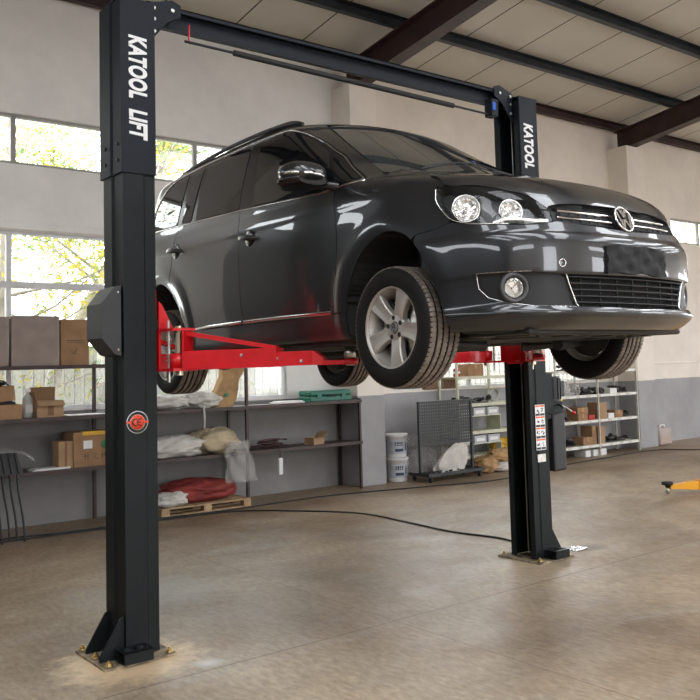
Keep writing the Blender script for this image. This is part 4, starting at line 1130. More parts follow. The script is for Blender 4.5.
# lock release cover on the back of the left column
mb = MB(); o_ = [(-.135, 1.90), (-.135, 2.02), (-.155, 1.90)]
hexa = [(-.013, 1.755), (-.050, 1.765), (-.130, 1.86), (-.130, 2.06), (-.050, 2.165), (-.013, 2.17)]
v0 = [(x, -.140, z) for x, z in hexa]; v1 = [(x, .10, z) for x, z in hexa]
mb.add(v0+v1, [(0, 1, 2, 3, 4, 5), (11, 10, 9, 8, 7, 6)]+[(i, (i+1) % 6, 6+(i+1) % 6, 6+i) for i in range(6)])
M_['cover'] = pmat('grained_cover', (.030, .031, .033), .45, bump=.3, bscale=260)
mb.build('lock_cover', M_['cover'], cL)
for y, z in ((0, 2.13), (0, 1.79)): MB().lathe([(.0001, .005), (.006, .005), (.008, 0)], T(-.03, -.140, z) @ RX(PI/2), 10).build('cover_screw', M_['steel'], cL)
# power unit on the right column
pu = thing('hydraulic_power_unit', 'black hydraulic power unit with motor over tall tank bolted behind the right lift column', 'power unit', (3.9, 0, .70))
MB().box(-.19, -.03, -.07, .07, .45, .85, bev=.01).build('mounting_bracket', M_['post'], pu)
MB().box(-.07, .10, -.085, .085, 0, .50, bev=.02).build('oil_tank', M_['black'], pu)
MB().box(-.05, .10, -.06, .06, .50, .60, bev=.008).build('valve_block', M_['post'], pu)
mt = MB(); mt.cyl((.02, 0, .60), (.02, 0, .82), .082, 24)
for k in range(12): a = k*PI/6; mt.box(-.004, .004, .080, .090, .62, .80, M=T(.02, 0, 0) @ RZ(a))
mt.build('motor', M_['black'], pu)
MB().box(.08, .15, -.05, .05, .64, .78, bev=.01).build('switch_box', M_['black'], pu)
MB().tube([(.08, -.04, .57), (.13, -.08, .54), (.16, -.12, .50)], .007, 8).build('release_lever', M_['steel'], pu)
MB().lathe([(.0001, .018), (.014, .012), (.018, 0), (.014, -.012), (.0001, -.018)], T(.165, -.125, .495), 14).build('lever_knob', M_['red'], pu)
MB().lathe([(.0001, .02), (.02, .016), (.02, 0)], T(.10, -.03, .60), 14).build('filler_cap', pmat('yellow_cap', (.7, .5, .03), .4), pu)
MB().tube(catmull([(.04, -.05, .58), (.02, -.13, .54), (-.08, -.13, .50), (-.16, -.06, .52)], 5), .008, 8).build('hose', M_['cable'], pu)
# overhead beam
bm_ = thing('overhead_beam', 'black steel beam joining the tops of the two lift columns', 'lift beam', (0, 0, 3.84))
mb = MB(); mb.box(.20, 3.50, -.012, .03, .014, .022); mb.box(.20, 3.50, -.004, .004, .022, .138); mb.box(.20, 3.50, -.06, .06, .138, .146); mb.box(.20, 3.5, -.06, -.054, .116, .146)
mb.build('beam', M_['post_cover'], bm_)
for s, xo in ((1, 0), (-1, SP)):
    pr = [(.205, -.13), (.33, .03), (.42, .08), (.42, .16), (.36, .18), (.205, .13)]
    mb = MB()
    v = [((xo+x*s), y, z) for y in (-.078, -.066) for x, z in pr]; mb.add(v, [(0, 1, 2, 3, 4, 5), (11, 10, 9, 8, 7, 6)]+[(i, (i+1) % 6, 6+(i+1) % 6, 6+i) for i in range(6)])
    v = [((xo+x*s), y, z) for y in (.066, .078) for x, z in pr]; mb.add(v, [(0, 1, 2, 3, 4, 5), (11, 10, 9, 8, 7, 6)]+[(i, (i+1) % 6, 6+(i+1) % 6, 6+i) for i in range(6)])
    br = mb.build('end_bracket', M_['post_cover'], bm_)
    for x, z in ((.235, .10), (.235, .03), (.235, -.05), (.36, .11)):
        MB().lathe([(.0001, .014), (.013, .012), (.015, 0)], T(xo+x*s, -.078, z) @ RX(PI/2), 6, smooth=False).build('bracket_bolt', M_['steel'], br)
bar = MB(); bar.cyl((.43, -.11, -.082), (.80, -.11, -.085), .009, 10); bar.build('shutoff_rod', M_['black'], bm_)
MB().cyl((.78, -.11, -.085), (2.76, -.11, -.106), .020, 14).build('padded_shutoff_bar', M_['rubber'], bm_)
MB().cyl((2.76, -.11, -.106), (3.24, -.11, -.112), .009, 10).build('shutoff_rod', M_['black'], bm_)
MB().box(.456, .464, -.115, -.100, -.09, .03, bev=.002).build('hanger_strap', M_['red'], bm_)
MB().box(3.16, 3.24, -.15, -.065, -.13, .02, bev=.006).build('switch_bracket', M_['post_cover'], bm_)
MB().box(3.165, 3.195, -.165, -.150, -.085, -.015, bev=.004).build('limit_switch', pmat('switch_blue', (.01, .10, .55), .4), bm_)
# carriages with swing arms
def bar_between(mb, p, q, w, h0, h1, w2=None, h02=None, h12=None):
    p = Vector(p); q = Vector(q); d = (q-p); d.z = 0; d.normalize(); n = Vector((-d.y, d.x, 0)); w2 = w2 or w
    h02 = h0 if h02 is None else h02; h12 = h1 if h12 is None else h12
    v = [p+n*w/2+Vector((0, 0, h0)), p-n*w/2+Vector((0, 0, h0)), p-n*w/2+Vector((0, 0, h1)), p+n*w/2+Vector((0, 0, h1)),
         q+n*w2/2+Vector((0, 0, h02)), q-n*w2/2+Vector((0, 0, h02)), q-n*w2/2+Vector((0, 0, h12)), q+n*w2/2+Vector((0, 0, h12))]
    mb.add(v, [(0, 1, 2, 3), (7, 6, 5, 4), (0, 4, 5, 1), (1, 5, 6, 2), (2, 6, 7, 3), (3, 7, 4, 0)])
M_['pin'] = pmat('greasy_pin', (.60, .52, .38), .3, metal=1)
def carriage(xo, s, lab, lf, lr, padF, padR):
    t = thing('lift_carriage', lab, 'lift carriage', (xo, 0, 1.66))
    mb = MB()
    mb.box(.035*s, .19*s, -.08, .08, -.02, .75, bev=.004)
    mb.box(.19*s, .235*s, -.08, .08, -.02, .50, bev=.004)
    for z0, z1 in ((-.005, .012), (.235, .250)):
        pr = [(.21, -.16), (.22, -.34), (.36, -.345), (.37, -.20), (.28, -.06), (.28, .06), (.37, .20), (.36, .345), (.22, .34), (.21, .16)]
        mb.prism([(x*s, y) for x, y in pr][::s], z0, z1)
    for yy in (-.15, .15):
        v = [((x)*s, yy+k, z) for k in (-.007, .007) for x, z in ((.215, .250), (.215, .42), (.235, .40), (.31, .250))]
        mb.add(v, [(0, 1, 2, 3), (7, 6, 5, 4), (0, 4, 5, 1), (1, 5, 6, 2), (2, 6, 7, 3), (3, 7, 4, 0)])
    mb.box(.212*s, .225*s, -.16, .16, .012, .235)
    mb.build('carriage_frame', M_['red'], t)
    for nm, yy, pad, lb in (('front', -.27, padF, lf), ('rear', .27, padR, lr)):
        a = thing('swing_arm', lb, 'lift arm', (xo+.29*s, yy, 1.66))
        p = Vector((0, 0, 0)); q = Vector((pad[0]-xo-.29*s, pad[1]-yy, 0)); L = q.length; d = q.normalized()
        k1, k2, k3 = (.60, .86, 1.0)
        mb = MB(); bar_between(mb, d*.05, d*(L*k1), .13, .002, .112)
        bar_between(mb, d*.05, d*.062, .13, .112, .232); 
        bar_between(mb, d*.055, d*(L*k1*.98), .05, .205, .232, .05, .100, .124)
        mb.lathe([(.055, .014), (.055, .10), (.026, .10), (.026, .014)], Matrix(), 24, closed=True)
        mb.build('outer_arm', M_['red'], a)
        mb = MB(); bar_between(mb, d*(L*k1-.02), d*(L*k2-.06), .105, .006, .088); bar_between(mb, d*(L*k2-.06), d*(L*k2), .105, .006, .088, .07, .004, .045)
        bar_between(mb, d*(L*k2-.01), d*(L-.0), .075, .004, .030); mb.lathe([(.046, .002), (.046, .032), (.028, .032), (.028, .002)], T(*q), 24, closed=True)
        mb.build('inner_arm', M_['red'], a)
        sd = Vector((-d.y, d.x, 0))
        for kk, zz in ((.60, .05), (.40, .075), (.74, .03)):
            for sg in (1, -1): MB().lathe([(.0001, .010), (.009, .009), (.011, 0)], T(*(d*(L*kk)+sd*sg*(.053 if kk > .5 else .066)+Vector((0, 0, zz)))) @ (sd*sg).to_track_quat('Z', 'Y').to_matrix().to_4x4(), 6, smooth=False).build('arm_bolt', M_['steel'], a)
        zt = .117
        pd = MB(); pd.lathe([(.0001, -.004), (.026, -.004), (.026, .032), (.034, .034), (.034, zt-.012), (.0001, zt-.012)], T(*q), 24); pd.build('lift_pad_post', M_['steel'], a)
        MB().lathe([(.0001, zt-.012), (.052, zt-.012), (.055, zt), (.0001, zt)], T(*q), 24).build('rubber_pad', M_['rubber'], a)
        MB().cyl((.0, .0, -.03), (.0, .0, .265), .024, 18).build('pivot_pin', M_['pin'], a)
        off = Vector((-.045*s, .045 if yy < 0 else -.05, 0))
        lk = MB(); lk.cyl(off+Vector((0, 0, -.07)), off+Vector((0, 0, .30)), .008, 12)
        for k in range(9): lk.tube([off+Vector((.019*math.cos(2*PI*j/10), .019*math.sin(2*PI*j/10), .06+.02*k)) for j in range(10)], .003, 5, closed=True)
        lk.build('arm_lock_rod', M_['steel'], a)
carriage(0, 1, 'red carriage sliding in the left lift column behind its front edge', 'red swing arm of the left column reaching to the sill behind the front wheel', 'red swing arm of the left column reaching back under the rear sill',
         (.955, -1.09), (.96, .43))
carriage(SP, -1, 'red carriage sliding in the right lift column under the van', 'red swing arm of the right column pointing towards the camera with a steel pad post', 'red swing arm of the right column, seen just right of the near front wheel',
         (2.41, -1.22), (2.40, .43))
# ---------------------------------------------------------------- storage along the wall
M_['shelf_brown'] = pmat('brown_shelf_steel', (.050, .028, .024), .5, var=.3, vscale=9)
M_['card'] = pmat('cardboard', (.30, .172, .088), .85, var=.18, vscale=7)
M_['card2'] = pmat('cardboard_pale', (.37, .235, .13), .85, var=.15, vscale=7)
M_['card_in'] = pmat('cardboard_inside', (.22, .125, .065), .9)
M_['kraft'] = pmat('kraft_paper', (.42, .26, .12), .8, bump=.3, bscale=15, var=.2)
M_['cloth'] = pmat('white_sack', (.56, .53, .49), .8, bump=.8, bscale=14, var=.15)
M_['cloth2'] = pmat('beige_sack', (.50, .41, .27), .85, bump=.5, bscale=20, var=.2)
M_['redcloth'] = pmat('red_sack', (.22, .028, .022), .75, bump=.5, bscale=20, var=.25)
M_['film'] = pmat('clear_film', (.62, .60, .58), .22, spec=.6, bump=.5, bscale=25)
M_['film'].node_tree.nodes['Principled BSDF'].inputs['Alpha'].default_value = .28
M_['bin'] = pmat('clear_bin', (.62, .64, .66), .25); M_['bin'].node_tree.nodes['Principled BSDF'].inputs['Alpha'].default_value = .72
M_['green'] = pmat('green_case', (.012, .14, .095), .4); M_['wood'] = pmat('pallet_wood', (.40, .27, .15), .8, var=.3, vscale=10)
M_['paper'] = pmat('white_paper', (.75, .75, .74), .7); M_['tape'] = pmat('yellow_tape', (.62, .36, .02), .4)
M_['rack'] = pmat('pale_rack_paint', (.56, .56, .42), .5, var=.15, vscale=9); M_['rack2'] = pmat('ivory_rack_paint', (.60, .58, .50), .5, var=.15, vscale=9)
M_['iron'] = pmat('oily_iron', (.05, .048, .045), .5, metal=.6, var=.5, vscale=20); M_['ink'] = pmat('printed_ink', (.03, .03, .035), .6)
M_['brownbox'] = pmat('dark_brown_box', (.20, .115, .075), .8, var=.2); M_['redbox'] = pmat('red_box', (.42, .035, .03), .6)
M_['green_print'] = pmat('green_print', (.06, .25, .12), .6)

# brown shelving under the windows
rk = thing('shelf_rack', 'long brown steel shelf rack under the left window, three boards high', 'shelf rack', (2.5, 4.9, 0))
for z, nm in ((.655, 'shelf'), (1.225, 'shelf'), (1.785, 'shelf')):
    x1 = 5.28 if z < 1.7 else 1.80
    mb = MB(); mb.box(-3.2, x1-2.5, -.27, .24, z-.038, z-.010); mb.box(-3.2, x1-2.5, -.275, -.270, z-.045, z-.002)
    mb.build(nm, M_['shelf_brown'], rk)
for x in (-.60, 1.735, 3.49, 5.255):
    for y in (-.255, .225):
        top = 1.80 if x < 3.5 and not (x > 3 and y > 0) else 1.24
        top = 1.80 if x in (-.60, 1.735) else (1.80 if y < 0 and x == 3.49 else 1.24)
        mb = MB(); mb.box(x-2.52, x-2.48, y-.003, y+.003, 0, top); mb.box(x-2.52, x-2.514, y-.02, y+.02, 0, top); mb.build('upright', M_['shelf_brown'], rk)

def box_thing(name, label, cat, x0, x1, y0, y1, z0, z1, mat, rz=0, flaps=0, group=None, tape=True, open_=False, parts=None):
    cx, cy = (x0+x1)/2, (y0+y1)/2; w, d, h = x1-x0, y1-y0, z1-z0
    t = thing(name, label, cat, (cx, cy, z0), rz, group)
    mb = MB()
    if open_:
        k = .005
        mb.box(-w/2, w/2, -d/2, d/2, 0, k); mb.box(-w/2, w/2, -d/2, -d/2+k, k, h); mb.box(-w/2, w/2, d/2-k, d/2, k, h)
        mb.box(-w/2, -w/2+k, -d/2+k, d/2-k, k, h); mb.box(w/2-k, w/2, -d/2+k, d/2-k, k, h)
    else: mb.box(-w/2, w/2, -d/2, d/2, 0, h, bev=.006)
    mb.build('carton', mat, t)
    if tape and not open_: MB().box(-.025, .025, -d/2-.001, d/2+.001, h-.07, h+.001).build('tape', M_['kraft'], t)
    return t
def flap(t, p0, p1, out, mat):
    p0, p1, out = Vector(p0), Vector(p1), Vector(out); n = (p1-p0).cross(out).normalized()*.004
    MB().add([p0, p1, p1+out, p0+out, p0+n, p1+n, p1+out+n, p0+out+n], [(0, 1, 2, 3), (7, 6, 5, 4), (0, 4, 5, 1), (1, 5, 6, 2), (2, 6, 7, 3), (3, 7, 4, 0)]).build('flap', mat, t)
def lump(name, label, cat, x0, x1, y0, y1, z0, z1, mat, seed=0, rough=.12, tag_=True, p=2.6, fold=9, flat=True, lean=0, nu=60, nv=34, parent=None, taper=0):
    """soft full sack: rounded box with folds, resting flat"""
    cx, cy = (x0+x1)/2, (y0+y1)/2; w, d, h = (x1-x0)/2, (y1-y0)/2, z1-z0; G = []
    for i in range(nv+1):
        ph = -PI/2+PI*i/nv; row = []
        for j in range(nu):
            th = 2*PI*j/nu; v = Vector((math.cos(ph)*math.cos(th), math.cos(ph)*math.sin(th), math.sin(ph)))
            k = (abs(v.x)**p+abs(v.y)**p+abs(v.z)**p)**(-1/p); q = v*k
            n = mnoise.noise(Vector((v.x*1.7+seed*7.3, v.y*1.7, v.z*1.7)))*1.0
            r_ = 1-abs(mnoise.noise(Vector((v.x*3.2+seed*3.1, v.y*3.2+5, v.z*2.4))))*2
            f2 = 1-abs(mnoise.noise(Vector((v.x*fold+seed, v.y*fold, v.z*fold*.5))))*2
            q = q*(1+rough*(n*1.5+r_*.8+f2*.65)-rough*.5)
            z = (q.z*.5+.5)*h*(1-taper*.0); z = max(0, z) if flat else z
            tp = 1-taper*max(0, min(1, z/h))
            row.append((q.x*w*tp+lean*z, q.y*d*tp, z))
        G.append(row)
    mb = MB().grid(G, closed_v=True)
    o = mb.build(name, mat, parent, loc=(cx, cy, z0))
    if not parent and tag_: tag(o, label, cat)
    return o
SH3, SH2, SH1 = 1.777, 1.217, .647
# top board
t = box_thing('wrapped_box', 'film-wrapped brown carton cut by the left edge of the photo on the top board', 'box', .05, .66, 4.66, 5.05, SH3, 2.31, M_['brownbox'], tape=False)
lump('film', None, None, 0, 0, 0, 0, 0, 0, M_['film']) if 0 else None
def wrap(t, w, d, h, seed):
    G = []; n = 90
    for i in range(19):
        z = h*i/18; row = []
        for j in range(n):
            u = j/n*4; s, f = int(u), u-int(u); a = [(-1, -1), (1, -1), (1, 1), (-1, 1)][s]; b = [(-1, -1), (1, -1), (1, 1), (-1, 1)][(s+1) % 4]
            x = (a[0]+(b[0]-a[0])*f)*w/2; y = (a[1]+(b[1]-a[1])*f)*d/2
            k = 1.012+.008*math.sin(z*90+x*9+y*7+seed)+.010*mnoise.noise(Vector((x*14+seed, y*14, z*60)))
            row.append((x*k, y*(k+.004), z))
        G.append(row)
    m = MB().grid(G, closed_v=True); m.build('stretch_film', M_['film'], t)
wrap(t, .61, .39, .53, 1)
t = box_thing('wrapped_box', 'film-wrapped brown carton on the top board beside the printed carton', 'box', .685, 1.185, 4.66, 5.05, SH3, 2.325, M_['brownbox'], tape=False); wrap(t, .5, .39, .545, 5)
t = box_thing('printed_carton', 'plain brown carton with small black print on the top board, nearest the left column', 'box', 1.205, 1.52, 4.68, 5.02, SH3, 2.29, M_['card'], tape=False)
mb = MB(); rr = random.Random(3)
for k in range(7): mb.box(-.09+.028*k, -.09+.028*k+.016, -.1712, -.1702, .27, .283)
mb.build('print', M_['ink'], t)
mb = MB()
for k in range(16): mb.box(-.09+.0125*k, -.09+.0125*k+.008, -.1712, -.1702, .250, .257)
mb.build('print', M_['ink'], t)
mb = MB()
mb.tube([(-.02, -.1708, .13), (.03, -.1708, .19), (.00, -.1708, .16), (.05, -.1708, .12), (-.03, -.1708, .14)], .0022, 5)
mb.tube([(.0, -.1708, .20), (.02, -.1708, .21)], .002, 5)
mb.build('print', M_['ink'], t)
# middle board, left part
t = box_thing('low_carton', 'low brown carton of black parts, under the tilted carton at the left edge', 'box', .30, .80, 4.68, 5.02, SH2, 1.375, M_['card'], open_=True)
mb = MB()
for k in range(26): a = rr.random()*2*PI; mb.tube([(-.2+rr.random()*.4, -.13+rr.random()*.26, .13+rr.random()*.05) for q in range(2)], .018, 7)
mb.build('black_parts', M_['black'], t)
t = box_thing('tilted_carton', 'tipped brown carton of black cable on the low carton at the left edge', 'box', .30, .74, 4.70, 5.0, 1.40, 1.56, M_['card'], open_=True)
t.rotation_euler = (0, math.radians(-5), 0)
mb = MB()
for k in range(12): c = (rr.uniform(-.12, .12), rr.uniform(-.06, .06)); mb.tube([(c[0]+.09*math.cos(q*PI/8), c[1]+.07*math.sin(q*PI/8), .165+.03*math.sin(q*PI/8+k)+.004*k) for q in range(16)], .008, 5, closed=True)
mb.build('black_cable', M_['black'], t)
bt = thing('spray_bottle', 'translucent white bottle between the cartons on the middle board', 'bottle', (.905, 4.85, SH2))
MB().lathe([(.0001, 0), (.050, .002), (.055, .02), (.055, .20), (.045, .235), (.020, .26), (.018, .28), (.0001, .28)], None, 24).build('bottle_body', pmat('milky_plastic', (.55, .55, .52), .3), bt)
MB().box(-.03, .03, -.012, .012, .28, .32, bev=.005).build('trigger_head', M_['paper'], bt)
MB().box(-.035, .035, -.0565, -.052, .06, .15).build('label_patch', M_['paper'], bt)
t = box_thing('open_carton', 'open cardboard carton with its back flap standing up on the middle board', 'box', .955, 1.235, 4.68, 4.98, SH2, 1.40, M_['card2'], open_=True)
flap(t, (-.14, .15, .18), (.14, .15, .18), (.01, .02, .15), M_['card_in']); flap(t, (-.14, -.15, .18), (.14, -.15, .18), (0, -.05, -.05), M_['card2']); flap(t, (-.14, -.15, .18), (-.14, .15, .18), (-.03, 0, .10), M_['card'])
MB().box(-.03, .035, -.1518, -.1505, .02, .13).build('tape', M_['card_in'], t)
t = tag(MB().box(-.22, .22, -.13, .13, 0, .012, bev=.003).build('paper_stack', M_['paper'], loc=(1.50, 4.82, SH2)), 'white papers lying flat on the middle board behind the left column', 'papers')
mb = MB(); G = []
for i in range(9):
    row = []
    for j in range(22): z = .55*(1-j/21); row.append((-.06+.15*i/8+.012*math.sin(j*.7+i), -.02+.02*math.sin(i*1.1+j*.35), z))
    G.append(row)
mb.grid(G)
tag(mb.build('plastic_sheet', M_['film'], loc=(1.70, 4.80, SH2)), 'crumpled clear plastic sheet standing on the middle board against the left column', 'plastic sheet')
# lower board, left part
tag(MB().box(-.20, .20, -.10, .10, 0, .012, bev=.003).box(-.17, .21, -.09, .11, .012, .022, bev=.003).build('white_sheets', M_['paper'], loc=(1.10, 4.76, SH1)), 'flat white sheets on the lower board between the stools and the cartons', 'papers')
t = box_thing('small_carton', 'small plain carton standing on the lower board beside the marked carton', 'box', 1.185, 1.345, 4.70, 4.92, SH1, .945, M_['card2'], tape=False)
MB().box(-.012, .012, -.1115, -.109, .0, .295).build('edge_tape', M_['card_in'], t)
t = box_thing('marked_carton', 'bulky carton with yellow tape and handwriting on the lower board beside the left column', 'box', 1.34, 1.80, 4.68, 5.05, SH1, 1.03, M_['card'], tape=False)
MB().box(-.13, .228, -.1885, -.12, .345, .392, bev=.004).build('yellow_tape', M_['tape'], t)
mb = MB(); mb.box(-.12, -.02, -.1865, -.1855, .20, .29); mb.build('shipping_label', M_['paper'], t)
MB().lathe([(.0001, .001), (.045, .001), (.045, 0)], T(.12, -.186, .24) @ RX(PI/2), 24).build('green_mark', M_['green_print'], t)
mb = MB()
for k, pts in enumerate((((-.10, .08), (-.10, .15)), ((-.12, .12), (-.06, .12)), ((-.07, .08), (-.07, .15)), ((-.01, .14), (.03, .14), (.0, .10), (.05, .08)), ((.09, .15), (.09, .08)), ((.07, .12), (.13, .125)), ((.12, .15), (.13, .08)), ((.15, .13), (.19, .13), (.16, .08), (.20, .085)))):
    mb.tube([(x, -.1862, z) for x, z in pts], .0035, 5)
mb.build('handwriting', M_['ink'], t)
# stack of black folding stools
def stool(k):
    t = thing('folding_stool', None, 'stool', (.70+.012*k, 4.40, 0))
    mb = MB()
    for x in (-.17, .16):
        mb.tube(catmull([(x-.02, .10, .0), (x, .05, .30), (x-.01, .01, .60), (x-.03, .0, .86)], 4), .012, 8)
    for x in (-.06, .27): mb.tube(catmull([(x, -.14, .0), (x-.03, -.10, .30), (x-.06, -.05, .60), (x-.09, .0, .86)], 4), .012, 8)
    return t, mb
for k in range(3):
    t = thing('folding_stool', ['black folding stool frame at the front of the leaning stack at the left edge', 'black folding stool frame in the middle of the leaning stack at the left edge', 'black folding stool frame at the back of the leaning stack, against the shelf'][k], 'stool', (.44-.05*k, 4.30+.085*k, 0), 0, 'folding stools leaning at the left edge')
    for x in (-.20, -.02, .20):
        MB().tube(catmull([(x+.07, -.04, .0), (x+.05, -.03, .25), (x+.015, -.01, .50), (x, .0, .72)], 4), .011, 8).build('leg', M_['black'], t)
    mb = MB(); mb.add([(-.26, -.02, .68), (.26, -.02, .68), (.20, .02, .90), (-.26, .02, .90), (-.26, .0, .68), (.26, .0, .68), (.20, .04, .90), (-.26, .04, .90)], [(0, 1, 2, 3), (7, 6, 5, 4), (0, 4, 5, 1), (1, 5, 6, 2), (2, 6, 7, 3), (3, 7, 4, 0)])
    for q in range(8): x = -.25+.066*q; mb.tube([(x, -.028, .69), (x-.03, -.0, .89)], .009, 6)
    mb.build('seat', M_['black'], t)
mb = MB(); G = []
for i in range(14):
    row = []
    for j in range(10): x = -.32+.68*i/13; y = -.12+.34*j/9; row.append((x+.02*math.sin(j), y, .915+.018*mnoise.noise(Vector((x*9, y*9, 0)))+(-.10*max(0, (x-.22))/.14)-(.02 if j == 0 else 0)))
    G.append(row)
mb.grid(G)
tag(mb.build('plastic_cover', M_['film'], loc=(.42, 4.32, 0.01)), 'clear plastic sheet draped over the black folding stools', 'plastic sheet')
# middle board, right part
lump('white_sack', 'crumpled white plastic sack on the middle board under the rear wheel', 'sack', 2.25, 2.80, 4.70, 5.10, SH2, 1.40, M_['cloth'], 1, .16)
lump('white_sack', 'silvery folded white sack on the middle board next to the paper bag', 'sack', 2.68, 3.20, 4.66, 5.08, SH2, 1.42, M_['cloth'], 2, .16)
MB().tube(catmull([(2.88, 4.61, 1.26), (2.885, 4.60, 1.12), (2.88, 4.60, .98)], 4), .012, 6).build('sack_tie', M_['cloth'])
bpy.data.objects['sack_tie'].parent = bpy.data.objects['white_sack.001']; bpy.data.objects['sack_tie'].matrix_parent_inverse = Matrix.Translation(-bpy.data.objects['white_sack.001'].location)
# kraft bag leaning to the right
t = thing('paper_bag', 'tall brown paper bag with green print leaning on the middle board', 'paper bag', (3.22, 4.86, SH2))
G = []
for i in range(26):
    z = .56*i/25; row = []; xs = .40*z; w = .15+.02*math.sin(z*14); d = .10*(1-.55*(z/.56)**2)
    for j in range(40):
        th = 2*PI*j/40; cx, sy = math.cos(th), math.sin(th); k = (abs(cx)**4+abs(sy)**4)**-.25
        n = .018*mnoise.noise(Vector((cx*2, sy*2, z*16)))+.012*(1-abs(mnoise.noise(Vector((cx*4+3, sy*4, z*9))))*2)
        row.append((cx*k*(w+n)+xs, sy*k*(d+n), z))
    G.append(row)
mb = MB().grid(G, closed_v=True); mb.add(G[-1], [tuple(range(40))]); mb.add(G[0], [tuple(range(40))]); mb.build('bag', M_['kraft'], t)
for p, r in (((.05, -.105, .15), .05), ((.17, -.085, .26), .045)):
    MB().lathe([(.0001, .004), (r, .002), (r, 0)], T(*p) @ RX(PI/2) @ Matrix.Diagonal((1, .55, 1, 1)), 18).build('green_print', M_['green_print'], t)
# green tool case
t = thing('tool_case', 'dark green plastic tool case at the right end of the middle board', 'tool case', (4.83, 4.86, SH2))
MB().box(-.34, .34, -.15, .15, 0, .075, bev=.015).build('lower_shell', M_['green'], t); MB().box(-.34, .34, -.15, .15, .079, .150, bev=.02).build('lid', M_['green'], t)
for x in (-.2, .2): MB().box(x-.035, x+.035, -.162, -.149, .045, .11, bev=.004).build('latch', M_['green'], t)
MB().tube([(-.08, -.15, .08), (-.07, -.185, .08), (.07, -.185, .08), (.08, -.15, .08)], .010, 8).build('handle', M_['black'], t)
tag(MB().box(-.20, .20, -.12, .12, 0, .022, bev=.003).box(-.16, .18, -.10, .11, .022, .034, bev=.003).build('white_board', M_['paper'], loc=(4.18, 4.80, SH2)), 'flat white board lying on the middle board left of the green case', 'board')
# lower board, right part
lump('fabric_bundle', 'folded off-white fabric bundle on the lower board under the silvery sack', 'sack', 2.2, 2.98, 4.66, 5.10, SH1, .89, M_['cloth'], 4, .15)
lump('beige_sack', 'open beige sack lying on the lower board', 'sack', 2.86, 3.44, 4.68, 5.10, SH1, .945, M_['cloth2'], 5, .14)
G = []
for i in range(24):
    z = -.40+.50*i/23; row = []
    for j in range(34):
        th = 2*PI*j/34; rr_ = .10+.07*(1-i/23)+.03*mnoise.noise(Vector((math.cos(th)*2, math.sin(th)*2, z*8)))+.02*math.sin(th*5+z*20)
        row.append((math.cos(th)*rr_*1.25+.05*(1-i/23), math.sin(th)*rr_*.55, z))
    G.append(row)
o = MB().grid(G, closed_v=True).build('hanging_plastic_bag', M_['film'], loc=(3.30, 4.56, .70)); tag(o, 'clear plastic bag hanging off the lower board beside the beige sack', 'plastic bag')
mb = MB()
for k in range(7):
    c = (rr.uniform(-.12, .12), rr.uniform(-.05, .05)); a, b = rr.uniform(.12, .20), rr.uniform(.07, .12)
    mb.tube([(c[0]+a*math.cos(q*PI/10), c[1]+b*math.sin(q*PI/10), .012+.013*k+.02*abs(math.sin(q*PI/10+k))) for q in range(20)], .007, 6, closed=True)
t = thing('extension_lead', 'coiled dark extension lead on the lower board with its socket hanging down', 'cable', (3.92, 4.84, SH1))
mb.tube(catmull([(-.05, -.10, .02), (-.02, -.22, .03), (0, -.262, -.01), (0, -.262, -.12)], 5), .006, 6); mb.tube(catmull([(.1, 0, .02), (.25, -.05, .02), (.33, .02, .02)], 5), .007, 6)
mb.build('cable_coil', pmat('dark_red_cable', (.05, .015, .015), .5), t)
MB().box(-.03, .03, -.285, -.245, -.32, -.11, bev=.008).build('socket', M_['paper'], t)
t = box_thing('small_open_box', 'little open brown box at the right end of the lower board', 'box', 4.50, 4.72, 4.74, 4.90, SH1, .745, M_['card2'], rz=.3, open_=True)
flap(t, (-.11, -.08, .098), (.11, -.08, .098), (0, -.08, .02), M_['card2']); flap(t, (.11, -.08, .098), (.11, .08, .098), (.07, 0, .06), M_['card2'])
# pallet with sacks
t = thing('pallet', 'low wooden pallet on the floor under the shelf rack', 'pallet', (2.85, 4.80, 0))
for y in (-.28, 0, .28): MB().box(-.58, .58, y-.04, y+.04, 0, .018).build('bottom_board', M_['wood'], t)
for x in (-.53, 0, .53):
    for y in (-.28, 0, .28): MB().box(x-.05, x+.05, y-.045, y+.045, .018, .085, bev=.003).build('block', M_['wood'], t)
for k in range(7): y = -.29+.097*k; MB().box(-.58, .58, y-.036, y+.036, .085, .103, bev=.002).build('deck_board', M_['wood'], t)
lump('red_sack', 'dusty red woven sack lying over the pallet', 'sack', 2.42, 3.30, 4.50, 5.06, .103, .36, M_['redcloth'], 6, .13)
lump('clear_sack', 'clear plastic sack of white goods on the pallet, left of the red sack', 'sack', 2.22, 2.62, 4.46, 4.72, .103, .27, M_['cloth'], 7, .14)

